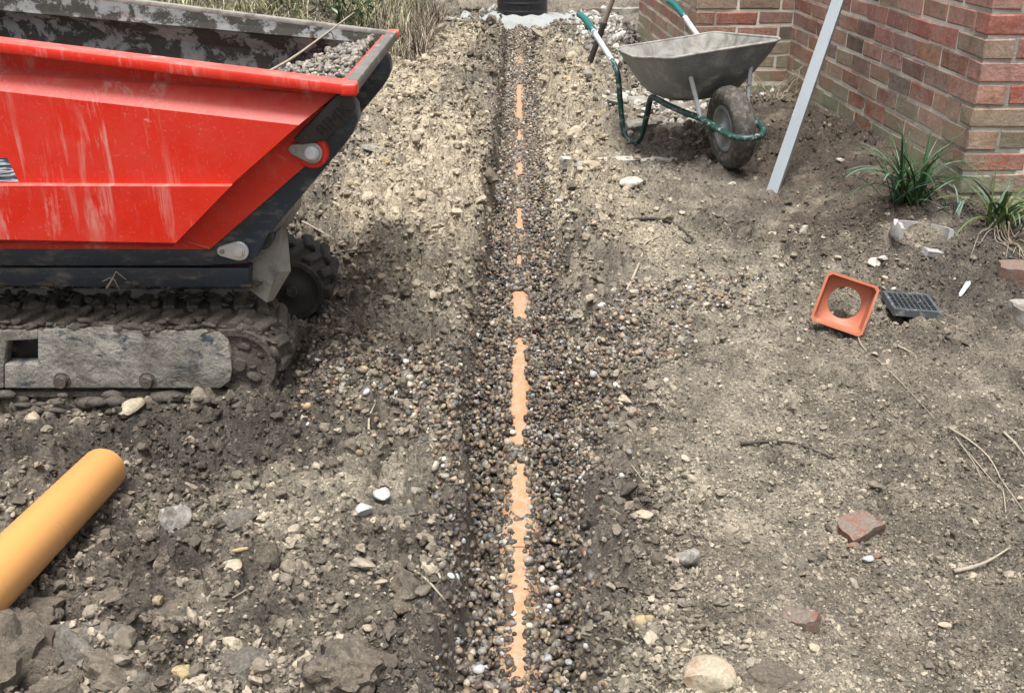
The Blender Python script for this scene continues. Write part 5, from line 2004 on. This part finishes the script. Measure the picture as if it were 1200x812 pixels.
# ------------------------------------------------------------------ broken clay collar by the plants
def build_collar():
    c = on_ground(1078, 285)
    bm = bmesh.new()
    R0, R1, h = .105, .090, .05
    tl = Euler((-.12, .1, 0)).to_matrix()
    prof = [(R1, 0), (R0, 0), (R0 + .006, .012), (R0, h), (R1, h)]
    rings = []
    a0, a1 = math.radians(-10), math.radians(205)
    for k in range(30):
        a = a0 + (a1 - a0) * k / 29
        jag = .010 * math.sin(k * 1.9) if k > 20 else 0
        rings.append([bm.verts.new(c + tl @ Vector((r_ * math.cos(a), r_ * math.sin(a), z_ + .012 + (jag if z_ > .02 else 0)))) for r_, z_ in prof])
    for p, q in zip(rings, rings[1:]):
        for k in range(5):
            bm.faces.new((p[k], p[(k + 1) % 5], q[(k + 1) % 5], q[k]))
    bm.faces.new(rings[0]); bm.faces.new(rings[-1][::-1])
    o = obj('pipe_collar', bm, M['lilac'], None, True)
    tag(o, 'broken grey-lilac clay pipe collar half buried below the dark green clump', 'pipe collar')
    chunk('collar_shard', 'white broken shard lying before the half buried collar', 1096, 300, (.085, .03, .025), 'lilac', 171, (.2, .2, .15), 'shard', .2)


build_collar()


# ------------------------------------------------------------------ twigs and roots
def twig(label, pix, r0, mat, cat='twig', lift=.006, z=None, forks=(), name='twig'):
    pts = [on_ground(x, y, lift) if z is None else z(x, y) for x, y in pix]
    T = bmesh.new()
    path = spline(pts, 4)
    n = len(path)
    tube(T, path, [r0 * (1 - .65 * i / n) for i in range(n)], 6)
    for f_ in forks:
        fp = spline([on_ground(x, y, lift + .004) if z is None else z(x, y) for x, y in f_], 3)
        tube(T, fp, [r0 * .6 * (1 - .6 * i / len(fp)) for i in range(len(fp))], 5)
    o = obj(name, T, M[mat], None, 'all')
    return tag(o, label, cat)


twig('thin straight pale twig across the clods left of the trench', [(252, 712), (290, 690), (325, 665), (358, 648)], .0022, 'twig')
twig('pale broken root curving at the lip of the left bank', [(462, 658), (485, 668), (503, 682), (522, 704)], .005, 'root', 'root')
twig('short pale root beside the longer one on the left bank', [(505, 660), (514, 672), (518, 684)], .0045, 'root', 'root')
twig('dark thin root curling right of the pale twig', [(330, 630), (345, 640), (362, 644), (385, 646)], .003, 'twig_dark', 'root', forks=([(362, 644), (375, 655)],))
twig('long dark root lying across the upper right foreground', [(868, 520), (900, 517), (930, 519), (955, 528), (978, 537)], .0045, 'twig_dark', 'root')
twig('bent grey stick lying at the lower right', [(1118, 669), (1140, 664), (1160, 656), (1184, 641)], .0055, 'twig', 'stick', .01)
twig('dry branching stem running down the right edge', [(1110, 500), (1135, 515), (1158, 535), (1172, 560), (1177, 585), (1180, 618)], .003, 'root', forks=([(1135, 530), (1160, 560), (1176, 575)], [(1172, 560), (1190, 585), (1202, 602)], [(1120, 512), (1140, 540), (1150, 560)]))
twig('pale dead stalk at the right edge beyond the branching stem', [(1176, 506), (1190, 520), (1204, 538)], .004, 'root')
twig('long thin dry stem trailing down from the terracotta hopper', [(1003, 385), (1010, 405), (1028, 421), (1050, 442), (1075, 468), (1095, 490)], .0022, 'root', forks=([(1000, 406), (1028, 421)], [(1000, 425), (1030, 424)]))
twig('short dark stick below the gully grate', [(1052, 405), (1062, 410), (1072, 415)], .004, 'twig', 'stick')
twig('forked pale root between the crawler and the tan bank', [(385, 292), (393, 300), (396, 318)], .006, 'root', 'root', forks=([(391, 297), (408, 293), (420, 294)],))
twig('long dark stick by the far crawler on the left bank', [(382, 296), (410, 297), (435, 295)], .008, 'twig_dark', 'stick')
twig('thin dark twig crossing the tan bank', [(465, 130), (500, 118), (535, 102)], .005, 'twig_dark')
twig('pale root on the bank above the gravel spill to the right', [(735, 340), (745, 318), (752, 300), (756, 285), (775, 276)], .006, 'root', 'root')
twig('dark root pushed up on the bank right of the trench', [(735, 258), (765, 256), (790, 262), (812, 280)], .008, 'twig_dark', 'root', forks=([(770, 258), (790, 275), (805, 283)],))
twig('upright pale sliver of root in the gravel by the crawler', [(432, 508), (433, 488), (440, 472)], .004, 'root', 'root')
twig('wispy dry stalk near the dark pebbles on the right bank', [(727, 535), (740, 545), (753, 562)], .0022, 'root')
twig('thin dark twig reaching over the tan soil beside the skip', [(345, 255), (370, 268), (395, 283)], .006, 'twig')
twig('pale bent twig lying on the crest of the right bank below the edging', [(835, 250), (850, 262), (858, 275)], .006, 'twig')


def in_skip(x, y):
    t = (x - 295) / 120.0
    return Vector((lerp(-.80, -.50, t), lerp(3.0, 3.56, t), lerp(.66, .84, t)))


twig('bare twig sticking up out of the gravel in the red skip', [(295, 95), (340, 70), (375, 45), (415, 15)], .005, 'twig', z=lambda x, y: at_y(x, y, lerp(3.05, 3.52, (x - 295) / 120.0)), forks=([(375, 45), (388, 38), (392, 52)],))
twig('tuft of dry grass stalks caught on the crawler ledge', [(125, 338), (132, 326), (136, 318)], .003, 'root', z=lambda x, y: at_y(x, y, 2.66), forks=([(120, 330), (132, 326), (140, 340)], [(136, 318), (148, 328)]))
